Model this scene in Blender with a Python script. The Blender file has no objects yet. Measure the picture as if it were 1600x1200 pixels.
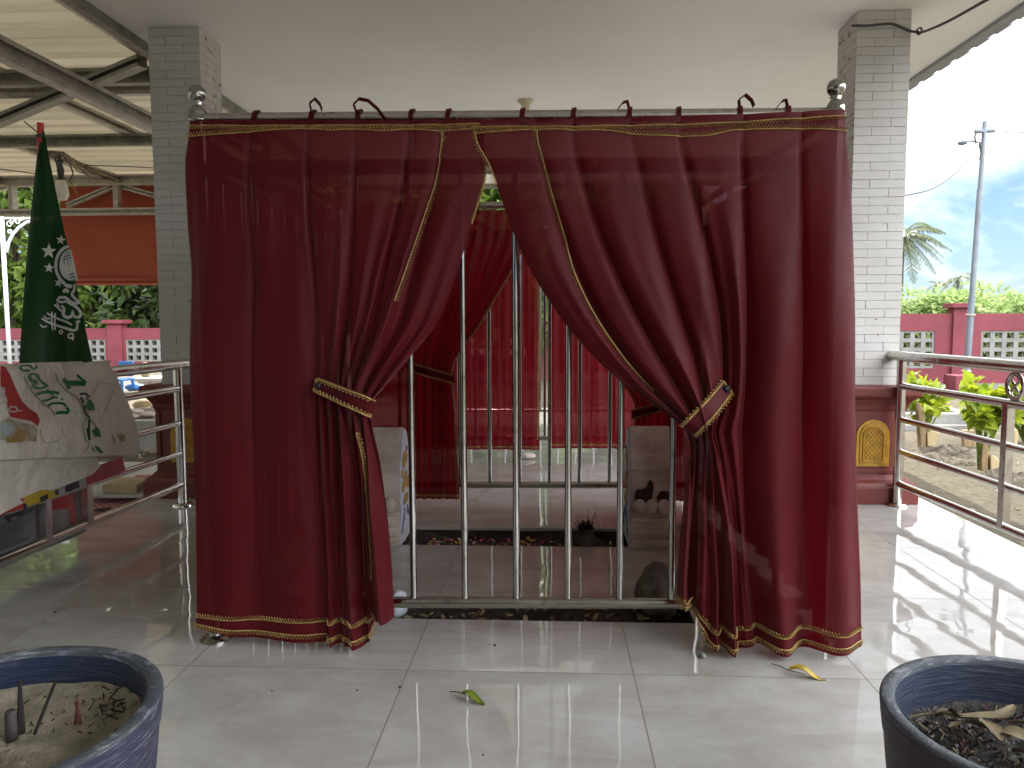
import bpy, math, random
import numpy as np
from mathutils import Vector, Matrix, Euler

random.seed(7); rng = np.random.default_rng(7)
sc = bpy.context.scene
col = sc.collection
R = math.radians

# ------------------------------------------------------------------ camera
CAMZ = .927; F = 1200.0
cam = bpy.data.cameras.new('camera'); camo = bpy.data.objects.new('camera', cam); col.objects.link(camo)
cam.sensor_width = 36; cam.lens = 27; cam.clip_end = 2000; cam.clip_start = .02
camo.location = (0, 0, CAMZ)
YAW = math.atan(62/F); PITCH = math.atan(97/F*math.cos(YAW))
CM = Matrix.Rotation(YAW, 3, 'Z') @ Matrix.Rotation(math.pi/2-PITCH, 3, 'X') @ Matrix.Rotation(R(-.2), 3, 'Z')
camo.rotation_euler = CM.to_euler()
sc.camera = camo

def ray(x, y): return CM @ Vector(((x-800)/F, (600-y)/F, -1.0))
C0 = Vector((0, 0, CAMZ))
def atY(x, y, Y): r = ray(x, y); return C0 + r*(Y/r.y)
def atZ(x, y, Z): r = ray(x, y); return C0 + r*((Z-CAMZ)/r.z)
def atX(x, y, X): r = ray(x, y); return C0 + r*(X/r.x)
# the front of the curtained enclosure stands on this upright plane (slightly turned)
PA, PB = 2.165, .0325
def atP(x, y, off=0.0):
    r = ray(x, y); t = (PA+off)/(r.y-PB*r.x); return C0 + r*t

# ------------------------------------------------------------------ object helpers
def tag(o, label=None, cat=None, group=None, kind=None):
    if label: o['label'] = label
    if cat: o['category'] = cat
    if group: o['group'] = group
    if kind: o['kind'] = kind
    return o
def thing(name, label, cat, loc, group=None):
    o = bpy.data.objects.new(name, None); col.objects.link(o); o.location = loc
    o.empty_display_size = .1
    return tag(o, label, cat, group)

class MB:
    def __init__(s): s.v = []; s.f = []; s.m = []; s.mi = 0
    def add(s, vs, fs):
        b = len(s.v); s.v += [tuple(p) for p in vs]; s.f += [tuple(i+b for i in f) for f in fs]; s.m += [s.mi]*len(fs); return s
    def box(s, c, size, rot=None, taper=1.0):
        x, y, z = (d/2 for d in size); k = taper
        vs = [Vector(p) for p in ((-x,-y,-z),(x,-y,-z),(x,y,-z),(-x,y,-z),(-x*k,-y*k,z),(x*k,-y*k,z),(x*k,y*k,z),(-x*k,y*k,z))]
        if rot is not None: vs = [rot @ v for v in vs]
        c = Vector(c)
        return s.add([v+c for v in vs], [(0,3,2,1),(4,5,6,7),(0,1,5,4),(1,2,6,5),(2,3,7,6),(3,0,4,7)])
    def bb(s, a, b):
        return s.box([(p+q)/2 for p, q in zip(a, b)], [abs(q-p) for p, q in zip(a, b)])
    def tube(s, pts, r, n=8, cap=True):
        pts = [Vector(p) for p in pts]; k = len(pts)
        rr = r if hasattr(r, '__len__') else [r]*k
        vs = []; prev = None
        for i, p in enumerate(pts):
            t = (pts[min(i+1, k-1)]-pts[max(i-1, 0)]).normalized()
            if prev is None:
                a = Vector((0,0,1)) if abs(t.z) < .9 else Vector((1,0,0))
                u = t.cross(a).normalized()
            else:
                u = (prev - t*prev.dot(t)); u = u.normalized() if u.length > 1e-6 else t.orthogonal().normalized()
            prev = u; w = t.cross(u)
            for j in range(n):
                a = 2*math.pi*j/n; vs.append(p+(u*math.cos(a)+w*math.sin(a))*rr[i])
        fs = [(i*n+j, i*n+(j+1)%n, (i+1)*n+(j+1)%n, (i+1)*n+j) for i in range(k-1) for j in range(n)]
        if cap: fs += [tuple(range(n-1,-1,-1)), tuple(range((k-1)*n, k*n))]
        return s.add(vs, fs)
    def lathe(s, c, prof, n=24, rot=None, cap=True):
        c = Vector(c); vs = []
        for r, z in prof:
            for j in range(n):
                a = 2*math.pi*j/n; v = Vector((r*math.cos(a), r*math.sin(a), z))
                vs.append((rot @ v if rot else v)+c)
        k = len(prof)
        fs = [(i*n+j, i*n+(j+1)%n, (i+1)*n+(j+1)%n, (i+1)*n+j) for i in range(k-1) for j in range(n)]
        if cap: fs += [tuple(range(n-1,-1,-1)), tuple(range((k-1)*n, k*n))]
        return s.add(vs, fs)
    def sqlathe(s, c, prof, asp=1.0):
        c = Vector(c); vs = []
        for r, z in prof:
            vs += [c+Vector((-r,-r*asp,z)), c+Vector((r,-r*asp,z)), c+Vector((r,r*asp,z)), c+Vector((-r,r*asp,z))]
        k = len(prof)
        fs = [(i*4+j, i*4+(j+1)%4, (i+1)*4+(j+1)%4, (i+1)*4+j) for i in range(k-1) for j in range(4)]
        fs += [(3,2,1,0), tuple(range(k*4-4, k*4))]
        return s.add(vs, fs)
    def prism(s, poly, ax):
        ax = Vector(ax); n = len(poly); p = [Vector(q) for q in poly]
        return s.add(p+[q+ax for q in p], [tuple(range(n-1,-1,-1)), tuple(range(n, 2*n))]+[(i,(i+1)%n,n+(i+1)%n,n+i) for i in range(n)])
    def ribbon(s, pts, wv, th=.0012):
        # a strap following pts, width vector(s) wv, real thickness
        k = len(pts); pts = [Vector(p) for p in pts]; vs = []
        for i, p in enumerate(pts):
            t = (pts[min(i+1,k-1)]-pts[max(i-1,0)]).normalized(); w = Vector(wv[i] if isinstance(wv, list) else wv)
            nn = t.cross(w); nn = nn.normalized()*th if nn.length > 1e-9 else Vector((0,th,0))
            vs += [p-w/2-nn, p+w/2-nn, p+w/2+nn, p-w/2+nn]
        fs = [(i*4+j, i*4+(j+1)%4, (i+1)*4+(j+1)%4, (i+1)*4+j) for i in range(k-1) for j in range(4)]
        fs += [(3,2,1,0), tuple(range(k*4-4, k*4))]
        return s.add(vs, fs)
    def build(s, name, mat, parent=None, smooth=False, base=None, bevel=0, sub=0, ang=None):
        me = bpy.data.meshes.new(name)
        off = Vector(base) if base is not None else Vector((0,0,0))
        me.from_pydata([tuple(Vector(v)-off) for v in s.v], [], s.f)
        for m in (mat if isinstance(mat, (list, tuple)) else [mat]): me.materials.append(m)
        if any(s.m): me.polygons.foreach_set('material_index', s.m)
        if smooth: me.polygons.foreach_set('use_smooth', [True]*len(me.polygons))
        me.update()
        o = bpy.data.objects.new(name, me); col.objects.link(o); o.location = off
        if ang:
            import bmesh
            bm = bmesh.new(); bm.from_mesh(me)
            for e in bm.edges:
                if len(e.link_faces) == 2 and e.calc_face_angle(0) > ang: e.smooth = False
            bm.to_mesh(me); bm.free()
        if bevel:
            b = o.modifiers.new('bevel', 'BEVEL'); b.width = bevel; b.segments = 2; b.limit_method = 'ANGLE'; b.angle_limit = R(40)
        if sub:
            b = o.modifiers.new('sub', 'SUBSURF'); b.levels = b.render_levels = sub
        if parent:
            o.parent = parent
            w = Vector((0,0,0)); q = parent
            if q.type == 'EMPTY': w = Vector(q.location)
            elif q.get('label'): w = Vector(q.location)
            o.matrix_parent_inverse = Matrix.Translation(-w)
        return o

# ------------------------------------------------------------------ materials
def newmat(name):
    m = bpy.data.materials.new(name); m.use_nodes = True
    nt = m.node_tree; return m, nt, nt.nodes['Principled BSDF'], nt.nodes['Material Output']
def N(nt, t, **kw):
    n = nt.nodes.new(t)
    for k, v in kw.items():
        if k in n.inputs: n.inputs[k].default_value = v
        else: setattr(n, k, v)
    return n
def L(nt, a, b): nt.links.new(a, b)
def c4(c): return (*c, 1)
def mat(name, c, rough=.6, metal=0, var=.25, scale=8, c2=None, bump=0, bscale=60, spec=.5, stretch=None, det=6, lo=.35, hi=.65):
    m, nt, p, out = newmat(name)
    tc = N(nt, 'ShaderNodeTexCoord'); src = tc.outputs['Object']
    if stretch:
        mp = N(nt, 'ShaderNodeMapping'); mp.inputs['Scale'].default_value = stretch; L(nt, src, mp.inputs[0]); src = mp.outputs[0]
    nz = N(nt, 'ShaderNodeTexNoise', Scale=scale, Detail=det, Roughness=.6); L(nt, src, nz.inputs['Vector'])
    rp = N(nt, 'ShaderNodeValToRGB'); rp.color_ramp.elements[0].position = lo; rp.color_ramp.elements[1].position = hi
    rp.color_ramp.elements[0].color = c4(c2 if c2 else [x*(1-var) for x in c]); rp.color_ramp.elements[1].color = c4(c)
    L(nt, nz.outputs['Fac'], rp.inputs[0]); L(nt, rp.outputs[0], p.inputs['Base Color'])
    p.inputs['Roughness'].default_value = rough; p.inputs['Metallic'].default_value = metal; p.inputs['Specular IOR Level'].default_value = spec
    if bump:
        n2 = N(nt, 'ShaderNodeTexNoise', Scale=bscale, Detail=5); L(nt, src, n2.inputs['Vector'])
        b = N(nt, 'ShaderNodeBump', Strength=1, Distance=bump); L(nt, n2.outputs['Fac'], b.inputs['Height']); L(nt, b.outputs[0], p.inputs['Normal'])
    return m

def steel(name, c=(.34,.325,.30), rough=.11):
    m, nt, p, out = newmat(name)
    tc = N(nt, 'ShaderNodeTexCoord')
    nz = N(nt, 'ShaderNodeTexNoise', Scale=9, Detail=6); L(nt, tc.outputs['Object'], nz.inputs['Vector'])
    mr = N(nt, 'ShaderNodeMapRange'); mr.inputs[1].default_value = .35; mr.inputs[2].default_value = .75; mr.inputs[3].default_value = rough; mr.inputs[4].default_value = rough+.16
    L(nt, nz.outputs['Fac'], mr.inputs[0]); L(nt, mr.outputs[0], p.inputs['Roughness'])
    n2 = N(nt, 'ShaderNodeTexNoise', Scale=35, Detail=8); L(nt, tc.outputs['Object'], n2.inputs['Vector'])
    rp = N(nt, 'ShaderNodeValToRGB'); rp.color_ramp.elements[0].position = .25; rp.color_ramp.elements[1].position = .45
    rp.color_ramp.elements[0].color = c4([x*.6 for x in c]); rp.color_ramp.elements[1].color = c4(c)
    L(nt, n2.outputs['Fac'], rp.inputs[0]); L(nt, rp.outputs[0], p.inputs['Base Color'])
    p.inputs['Metallic'].default_value = 1
    return m

def fabric(name, c, transl=.35, transp=.08, sheen=.25, c2=None, weave=900):
    m, nt, p, out = newmat(name)
    tc = N(nt, 'ShaderNodeTexCoord')
    nz = N(nt, 'ShaderNodeTexNoise', Scale=6, Detail=8); L(nt, tc.outputs['Object'], nz.inputs['Vector'])
    rp = N(nt, 'ShaderNodeValToRGB'); rp.color_ramp.elements[0].position = .3; rp.color_ramp.elements[1].position = .7
    rp.color_ramp.elements[0].color = c4(c2 if c2 else [x*.82 for x in c]); rp.color_ramp.elements[1].color = c4(c)
    L(nt, nz.outputs['Fac'], rp.inputs[0]); L(nt, rp.outputs[0], p.inputs['Base Color'])
    p.inputs['Roughness'].default_value = .52; p.inputs['Specular IOR Level'].default_value = .2
    p.inputs['Sheen Weight'].default_value = sheen; p.inputs['Sheen Roughness'].default_value = .38
    p.inputs['Sheen Tint'].default_value = c4([min(1, x*2.5+.45) for x in c])
    # woven threads and slubs
    mp = N(nt, 'ShaderNodeMapping'); mp.inputs['Scale'].default_value = (1, 1, .06); L(nt, tc.outputs['Object'], mp.inputs[0])
    n2 = N(nt, 'ShaderNodeTexNoise', Scale=weave, Detail=2); L(nt, mp.outputs[0], n2.inputs['Vector'])
    n3 = N(nt, 'ShaderNodeTexNoise', Scale=22, Detail=4); L(nt, tc.outputs['Object'], n3.inputs['Vector'])
    ad = N(nt, 'ShaderNodeMath', operation='MULTIPLY_ADD'); L(nt, n3.outputs['Fac'], ad.inputs[0]); ad.inputs[1].default_value = 3.0; L(nt, n2.outputs['Fac'], ad.inputs[2])
    b = N(nt, 'ShaderNodeBump', Strength=.6, Distance=.0012); L(nt, ad.outputs[0], b.inputs['Height']); L(nt, b.outputs[0], p.inputs['Normal'])
    tr = N(nt, 'ShaderNodeBsdfTranslucent'); tr.inputs['Color'].default_value = c4([min(1, c[0]*2.2), c[1]*1.2, c[2]*1.2]); L(nt, b.outputs[0], tr.inputs['Normal'])
    mx = N(nt, 'ShaderNodeMixShader'); mx.inputs[0].default_value = transl; L(nt, p.outputs[0], mx.inputs[1]); L(nt, tr.outputs[0], mx.inputs[2])
    tp = N(nt, 'ShaderNodeBsdfTransparent'); tp.inputs['Color'].default_value = (1,.55,.58,1)
    m2 = N(nt, 'ShaderNodeMixShader'); m2.inputs[0].default_value = transp; L(nt, mx.outputs[0], m2.inputs[1]); L(nt, tp.outputs[0], m2.inputs[2])
    L(nt, m2.outputs[0], out.inputs['Surface'])
    return m

def leafmat(name, c, c2, transl=.3):
    m, nt, p, out = newmat(name)
    g = N(nt, 'ShaderNodeNewGeometry')
    rp = N(nt, 'ShaderNodeValToRGB'); rp.color_ramp.elements[0].color = c4(c2); rp.color_ramp.elements[1].color = c4(c)
    L(nt, g.outputs['Random Per Island'], rp.inputs[0]); L(nt, rp.outputs[0], p.inputs['Base Color'])
    p.inputs['Roughness'].default_value = .45
    tr = N(nt, 'ShaderNodeBsdfTranslucent'); L(nt, rp.outputs[0], tr.inputs['Color'])
    mx = N(nt, 'ShaderNodeMixShader'); mx.inputs[0].default_value = transl; L(nt, p.outputs[0], mx.inputs[1]); L(nt, tr.outputs[0], mx.inputs[2])
    L(nt, mx.outputs[0], out.inputs['Surface'])
    return m

M = {}
M['steel'] = steel('stainless_steel')
M['steel_rail'] = steel('stainless_rail', (.60,.575,.54), .15)
M['steel_dull'] = steel('stainless_dull', (.46,.42,.38), .2)
M['curtain'] = fabric('maroon_curtain_cloth', (.092,.0017,.0060), .26, .032, .34)
M['curtain_side'] = fabric('maroon_curtain_lining', (.10,.0024,.0075), .24, .0, .2)
M['curtain_back'] = fabric('maroon_curtain_cloth_thin', (.125,.0028,.008), .40, .04, .06)
M['gold'] = mat('gold_braid', (.42,.28,.085), .5, .15, .4, 60)
M['gold_dark'] = mat('gold_braid_shadow', (.22,.13,.035), .6, 0, .4, 60)
M['gold_paint'] = mat('gold_paint', (.50,.27,.02), .42, .1, .35, 25, bump=.001, bscale=80)
M['ceiling'] = mat('ceiling_paint', (.82,.82,.80), .8, 0, .06, 1.2)
M['wood_light'] = mat('pale_wood', (.42,.33,.18), .7, 0, .35, 6, bump=.002, bscale=30, stretch=(1,1,.2))
M['wood_brown'] = mat('weathered_wood', (.26,.18,.09), .8, 0, .45, 7, bump=.003, bscale=30, stretch=(4,4,.6))
M['concrete'] = mat('grey_concrete', (.30,.29,.27), .85, 0, .35, 5, bump=.003, bscale=40)
M['concrete_light'] = mat('pale_concrete', (.46,.45,.43), .8, 0, .25, 4, bump=.002, bscale=40)
M['pink'] = mat('pink_wall_paint', (.205,.038,.053), .75, 0, .25, 2.2, bump=.002, bscale=30)
M['block'] = mat('breeze_block', (.25,.25,.235), .9, 0, .3, 6, bump=.003, bscale=50)
M['zinc'] = mat('zinc_roof_underside', (.60,.57,.50), .42, .25, .12, 2, stretch=(.3,3,1))
M['galv'] = mat('galvanised_channel', (.50,.47,.41), .5, .35, .35, 14)
M['galv_dark'] = mat('painted_channel', (.27,.26,.22), .5, .2, .4, 9)
M['black'] = mat('black_plastic', (.012,.012,.014), .4)
M['bulb'] = mat('bulb_white_plastic', (.75,.72,.64), .35, 0, .06)
M['cream'] = mat('cream_plastic', (.62,.56,.38), .5, 0, .1)
M['rock'] = mat('rough_rock', (.17,.14,.115), .9, 0, .65, 14, bump=.014, bscale=26)
M['stone'] = mat('painted_grave_stone', (.62,.55,.50), .8, 0, .45, 7, bump=.004, bscale=35, c2=(.38,.31,.27))
M['stone_face'] = mat('white_blue_paint', (.60,.64,.72), .6, 0, .2, 9)
M['peel'] = mat('peeled_dark_patch', (.045,.022,.018), .9, 0, .4, 20)
M['terracotta_dark'] = mat('dark_clay', (.055,.04,.034), .7, 0, .4, 20)
M['soil'] = mat('dark_soil', (.05,.036,.026), .95, 0, .6, 25, bump=.01, bscale=60)
M['sand'] = mat('grey_sand', (.30,.27,.20), .95, 0, .35, 30, bump=.004, bscale=150)
M['pole_red'] = mat('red_painted_pole', (.50,.035,.02), .5, 0, .3, 10)
M['blue'] = mat('blue_plastic', (.04,.20,.55), .45, 0, .2)
M['incense'] = mat('incense_red', (.10,.018,.020), .8)
M['incense_dark'] = mat('incense_dark', (.014,.010,.010), .8)
M['dry_leaf'] = mat('dry_leaf', (.24,.18,.09), .7, 0, .5, 18)
M['leaf_yellow'] = mat('yellow_leaf', (.50,.33,.02), .45, 0, .5, 40, c2=(.28,.22,.02))
M['leaf_green'] = mat('green_leaf', (.17,.24,.02), .45, 0, .45, 40)
M['blind'] = mat('orange_red_blind', (.34,.062,.026), .75, 0, .15, 2.5, bump=.002, bscale=7)
M['white_paint'] = mat('white_iron_paint', (.72,.74,.78), .5, 0, .1)
M['pole_grey'] = mat('grey_steel_pole', (.20,.23,.27), .5, .2, .3, 3)
M['wire'] = mat('dark_wire', (.06,.055,.06), .6)
M['mat_pink'] = None

def translucent_mix(m, c, f):
    nt = m.node_tree; p = nt.nodes['Principled BSDF']; out = nt.nodes['Material Output']
    tr = N(nt, 'ShaderNodeBsdfTranslucent'); tr.inputs['Color'].default_value = c4(c)
    mx = N(nt, 'ShaderNodeMixShader'); mx.inputs[0].default_value = f; L(nt, p.outputs[0], mx.inputs[1]); L(nt, tr.outputs[0], mx.inputs[2]); L(nt, mx.outputs[0], out.inputs['Surface'])
M['zinc'] = mat('pale_roof_sheet', (.66,.62,.53), .45, 0, .12, 2, stretch=(.3,3,1)); translucent_mix(M['zinc'], (.8,.76,.64), .2)
def mats_special():
    # polished tile floor
    m, nt, p, out = newmat('polished_floor_tile')
    tc = N(nt, 'ShaderNodeTexCoord'); sp = N(nt, 'ShaderNodeSeparateXYZ'); L(nt, tc.outputs['Object'], sp.inputs[0])
    def cell(o, off):
        a = N(nt, 'ShaderNodeMath', operation='ADD'); L(nt, o, a.inputs[0]); a.inputs[1].default_value = off+60
        d = N(nt, 'ShaderNodeMath', operation='DIVIDE'); L(nt, a.outputs[0], d.inputs[0]); d.inputs[1].default_value = .6
        f = N(nt, 'ShaderNodeMath', operation='FRACT'); L(nt, d.outputs[0], f.inputs[0])
        fl = N(nt, 'ShaderNodeMath', operation='FLOOR'); L(nt, d.outputs[0], fl.inputs[0])
        s = N(nt, 'ShaderNodeMath', operation='SUBTRACT'); L(nt, f.outputs[0], s.inputs[0]); s.inputs[1].default_value = .5
        ab = N(nt, 'ShaderNodeMath', operation='ABSOLUTE'); L(nt, s.outputs[0], ab.inputs[0])
        return ab.outputs[0], fl.outputs[0]
    ax, fx = cell(sp.outputs['X'], TILE_X); ay, fy = cell(sp.outputs['Y'], TILE_Y)
    mxx = N(nt, 'ShaderNodeMath', operation='MAXIMUM'); L(nt, ax, mxx.inputs[0]); L(nt, ay, mxx.inputs[1])
    gr = N(nt, 'ShaderNodeMath', operation='GREATER_THAN'); L(nt, mxx.outputs[0], gr.inputs[0]); gr.inputs[1].default_value = .4972
    cb = N(nt, 'ShaderNodeCombineXYZ'); L(nt, fx, cb.inputs[0]); L(nt, fy, cb.inputs[1])
    wn = N(nt, 'ShaderNodeTexWhiteNoise', noise_dimensions='2D'); L(nt, cb.outputs[0], wn.inputs['Vector'])
    # veining, shifted per tile
    va = N(nt, 'ShaderNodeVectorMath', operation='MULTIPLY_ADD'); L(nt, wn.outputs['Color'], va.inputs[0]); va.inputs[1].default_value = (7,7,7); L(nt, tc.outputs['Object'], va.inputs[2])
    mp = N(nt, 'ShaderNodeMapping'); mp.inputs['Scale'].default_value = (1, 2.6, 1); mp.inputs['Rotation'].default_value = (0,0,.35); L(nt, va.outputs[0], mp.inputs[0])
    nz = N(nt, 'ShaderNodeTexNoise', Scale=2.4, Detail=9, Roughness=.62, Distortion=1.2); L(nt, mp.outputs[0], nz.inputs['Vector'])
    rp = N(nt, 'ShaderNodeValToRGB'); e = rp.color_ramp.elements; e[0].position = .32; e[0].color = c4((.375,.37,.35)); e[1].position = .62; e[1].color = c4((.465,.47,.465))
    L(nt, nz.outputs['Fac'], rp.inputs[0])
    # faint dirt
    n2 = N(nt, 'ShaderNodeTexNoise', Scale=1.7, Detail=10, Roughness=.7); L(nt, tc.outputs['Object'], n2.inputs['Vector'])
    r2 = N(nt, 'ShaderNodeValToRGB'); e = r2.color_ramp.elements; e[0].position = .38; e[0].color = c4((.80,.77,.73)); e[1].position = .6; e[1].color = c4((1,1,1)); L(nt, n2.outputs['Fac'], r2.inputs[0])
    ml = N(nt, 'ShaderNodeMixRGB', blend_type='MULTIPLY'); ml.inputs[0].default_value = 1; L(nt, rp.outputs[0], ml.inputs[1]); L(nt, r2.outputs[0], ml.inputs[2])
    gm = N(nt, 'ShaderNodeMixRGB'); L(nt, gr.outputs[0], gm.inputs[0]); L(nt, ml.outputs[0], gm.inputs[1]); gm.inputs[2].default_value = c4((.17,.14,.115))
    L(nt, gm.outputs[0], p.inputs['Base Color'])
    n4 = N(nt, 'ShaderNodeTexNoise', Scale=5, Detail=8); L(nt, tc.outputs['Object'], n4.inputs['Vector'])
    rr = N(nt, 'ShaderNodeMapRange'); rr.inputs[1].default_value = .4; rr.inputs[2].default_value = .7; rr.inputs[3].default_value = .015; rr.inputs[4].default_value = .06
    L(nt, n4.outputs['Fac'], rr.inputs[0])
    ro = N(nt, 'ShaderNodeMath', operation='MAXIMUM'); L(nt, rr.outputs[0], ro.inputs[0])
    g5 = N(nt, 'ShaderNodeMath', operation='MULTIPLY'); L(nt, gr.outputs[0], g5.inputs[0]); g5.inputs[1].default_value = .8; L(nt, g5.outputs[0], ro.inputs[1])
    L(nt, ro.outputs[0], p.inputs['Roughness']); p.inputs['IOR'].default_value = 1.72
    # each tile lies at a very slightly different tilt, and its polish waves
    n5 = N(nt, 'ShaderNodeTexNoise', Scale=4.5, Detail=1.5); L(nt, va.outputs[0], n5.inputs['Vector'])
    b = N(nt, 'ShaderNodeBump', Strength=1, Distance=.0021); L(nt, n5.outputs['Fac'], b.inputs['Height'])
    sb = N(nt, 'ShaderNodeVectorMath', operation='SUBTRACT'); L(nt, wn.outputs['Color'], sb.inputs[0]); sb.inputs[1].default_value = (.5,.5,.5)
    ms = N(nt, 'ShaderNodeVectorMath', operation='MULTIPLY'); L(nt, sb.outputs[0], ms.inputs[0]); ms.inputs[1].default_value = (.012,.012,0)
    a2 = N(nt, 'ShaderNodeVectorMath', operation='ADD'); L(nt, b.outputs[0], a2.inputs[0]); L(nt, ms.outputs[0], a2.inputs[1])
    nm = N(nt, 'ShaderNodeVectorMath', operation='NORMALIZE'); L(nt, a2.outputs[0], nm.inputs[0]); L(nt, nm.outputs[0], p.inputs['Normal'])
    M['tile'] = m

    # white painted brick with chips
    def brick(name, chips, under):
        m, nt, p, out = newmat(name)
        tc = N(nt, 'ShaderNodeTexCoord')
        nz = N(nt, 'ShaderNodeTexNoise', Scale=3, Detail=8); L(nt, tc.outputs['Object'], nz.inputs['Vector'])
        rp = N(nt, 'ShaderNodeValToRGB'); e = rp.color_ramp.elements; e[0].position = .3; e[0].color = c4((.44,.43,.41)); e[1].position = .7; e[1].color = c4((.54,.535,.52)); L(nt, nz.outputs['Fac'], rp.inputs[0])
        mp = N(nt, 'ShaderNodeMapping'); mp.inputs['Scale'].default_value = (1,1,1.7); L(nt, tc.outputs['Object'], mp.inputs[0])
        n2 = N(nt, 'ShaderNodeTexNoise', Scale=16, Detail=5, Roughness=.65); L(nt, mp.outputs[0], n2.inputs['Vector'])
        gt = N(nt, 'ShaderNodeMath', operation='GREATER_THAN'); L(nt, n2.outputs['Fac'], gt.inputs[0]); gt.inputs[1].default_value = chips
        mx = N(nt, 'ShaderNodeMixRGB'); L(nt, gt.outputs[0], mx.inputs[0]); L(nt, rp.outputs[0], mx.inputs[1]); mx.inputs[2].default_value = c4(under)
        L(nt, mx.outputs[0], p.inputs['Base Color']); p.inputs['Roughness'].default_value = .6
        b = N(nt, 'ShaderNodeBump', Strength=.8, Distance=.0025); L(nt, n2.outputs['Fac'], b.inputs['Height']); L(nt, b.outputs[0], p.inputs['Normal'])
        return m
    M['brick'] = brick('white_painted_brick', .68, (.16,.12,.10))
    M['brick_chipped'] = brick('chipped_white_brick', .615, (.20,.075,.05))
    M['mortar'] = mat('painted_mortar', (.60,.59,.57), .8, 0, .4, 12)
    M['red_paint'] = mat('maroon_gloss_paint', (.135,.017,.012), .5, 0, .25, 4, bump=.0012, bscale=25)

    # checked rubber mat
    m, nt, p, out = newmat('pink_woven_mat')
    tc = N(nt, 'ShaderNodeTexCoord'); ck = N(nt, 'ShaderNodeTexChecker', Scale=46); L(nt, tc.outputs['Object'], ck.inputs[0])
    ck.inputs[1].default_value = c4((.42,.17,.16)); ck.inputs[2].default_value = c4((.17,.045,.05)); L(nt, ck.outputs[0], p.inputs['Base Color']); p.inputs['Roughness'].default_value = .8
    M['mat_pink'] = m

    # sandy ground
    m, nt, p, out = newmat('sandy_ground')
    tc = N(nt, 'ShaderNodeTexCoord')
    a = N(nt, 'ShaderNodeTexNoise', Scale=.8, Detail=10, Roughness=.7); L(nt, tc.outputs['Object'], a.inputs['Vector'])
    rp = N(nt, 'ShaderNodeValToRGB'); e = rp.color_ramp.elements; e[0].position = .35; e[0].color = c4((.085,.07,.043)); e[1].position = .62; e[1].color = c4((.14,.116,.07)); L(nt, a.outputs['Fac'], rp.inputs[0])
    b_ = N(nt, 'ShaderNodeTexNoise', Scale=22, Detail=8, Roughness=.75); L(nt, tc.outputs['Object'], b_.inputs['Vector'])
    r2 = N(nt, 'ShaderNodeValToRGB'); e = r2.color_ramp.elements; e[0].position = .36; e[0].color = c4((.5,.48,.44)); e[1].position = .58; e[1].color = c4((1,1,1)); L(nt, b_.outputs['Fac'], r2.inputs[0])
    ml = N(nt, 'ShaderNodeMixRGB', blend_type='MULTIPLY'); ml.inputs[0].default_value = 1; L(nt, rp.outputs[0], ml.inputs[1]); L(nt, r2.outputs[0], ml.inputs[2])
    L(nt, ml.outputs[0], p.inputs['Base Color']); p.inputs['Roughness'].default_value = .95
    b = N(nt, 'ShaderNodeBump', Strength=1, Distance=.02); L(nt, b_.outputs['Fac'], b.inputs['Height']); L(nt, b.outputs[0], p.inputs['Normal'])
    M['ground'] = m

    # glazed pots
    def pot(name, c, c2, w):
        m, nt, p, out = newmat(name)
        tc = N(nt, 'ShaderNodeTexCoord')
        nz = N(nt, 'ShaderNodeTexNoise', Scale=7, Detail=9, Roughness=.7); L(nt, tc.outputs['Object'], nz.inputs['Vector'])
        rp = N(nt, 'ShaderNodeValToRGB'); e = rp.color_ramp.elements; e[0].position = .35; e[0].color = c4(c2); e[1].position = .65; e[1].color = c4(c); L(nt, nz.outputs['Fac'], rp.inputs[0])
        mp = N(nt, 'ShaderNodeMapping'); mp.inputs['Scale'].default_value = (7,7,60); mp.inputs['Rotation'].default_value = (.35,.1,0); L(nt, tc.outputs['Object'], mp.inputs[0])
        n2 = N(nt, 'ShaderNodeTexNoise', Scale=3.2, Detail=7, Roughness=.7); L(nt, mp.outputs[0], n2.inputs['Vector'])
        r2 = N(nt, 'ShaderNodeValToRGB'); e = r2.color_ramp.elements; e[0].position = .52; e[0].color = (0,0,0,1); e[1].position = .66; e[1].color = (w,w,w,1); L(nt, n2.outputs['Fac'], r2.inputs[0])
        mx = N(nt, 'ShaderNodeMixRGB'); L(nt, r2.outputs[0], mx.inputs[0]); L(nt, rp.outputs[0], mx.inputs[1]); mx.inputs[2].default_value = c4((.36,.38,.42))
        L(nt, mx.outputs[0], p.inputs['Base Color']); p.inputs['Roughness'].default_value = .5
        b = N(nt, 'ShaderNodeBump', Strength=.8, Distance=.008); L(nt, n2.outputs['Fac'], b.inputs['Height']); L(nt, b.outputs[0], p.inputs['Normal'])
        return m
    M['pot_blue'] = pot('worn_blue_pot', (.028,.026,.066), (.016,.017,.046), .4)
    M['pot_brown'] = pot('worn_brown_pot', (.040,.018,.022), (.020,.011,.017), .12)
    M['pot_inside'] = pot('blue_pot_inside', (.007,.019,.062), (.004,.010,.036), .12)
    M['pot_rim'] = pot('dusty_pot_rim', (.075,.083,.092), (.04,.052,.075), .6)

# tile phase from joints in the photograph
jx = atZ(636, 1050, 0).x; jy = atZ(800, 1050, 0).y
TILE_X = -jx; TILE_Y = -jy
mats_special()

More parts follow.
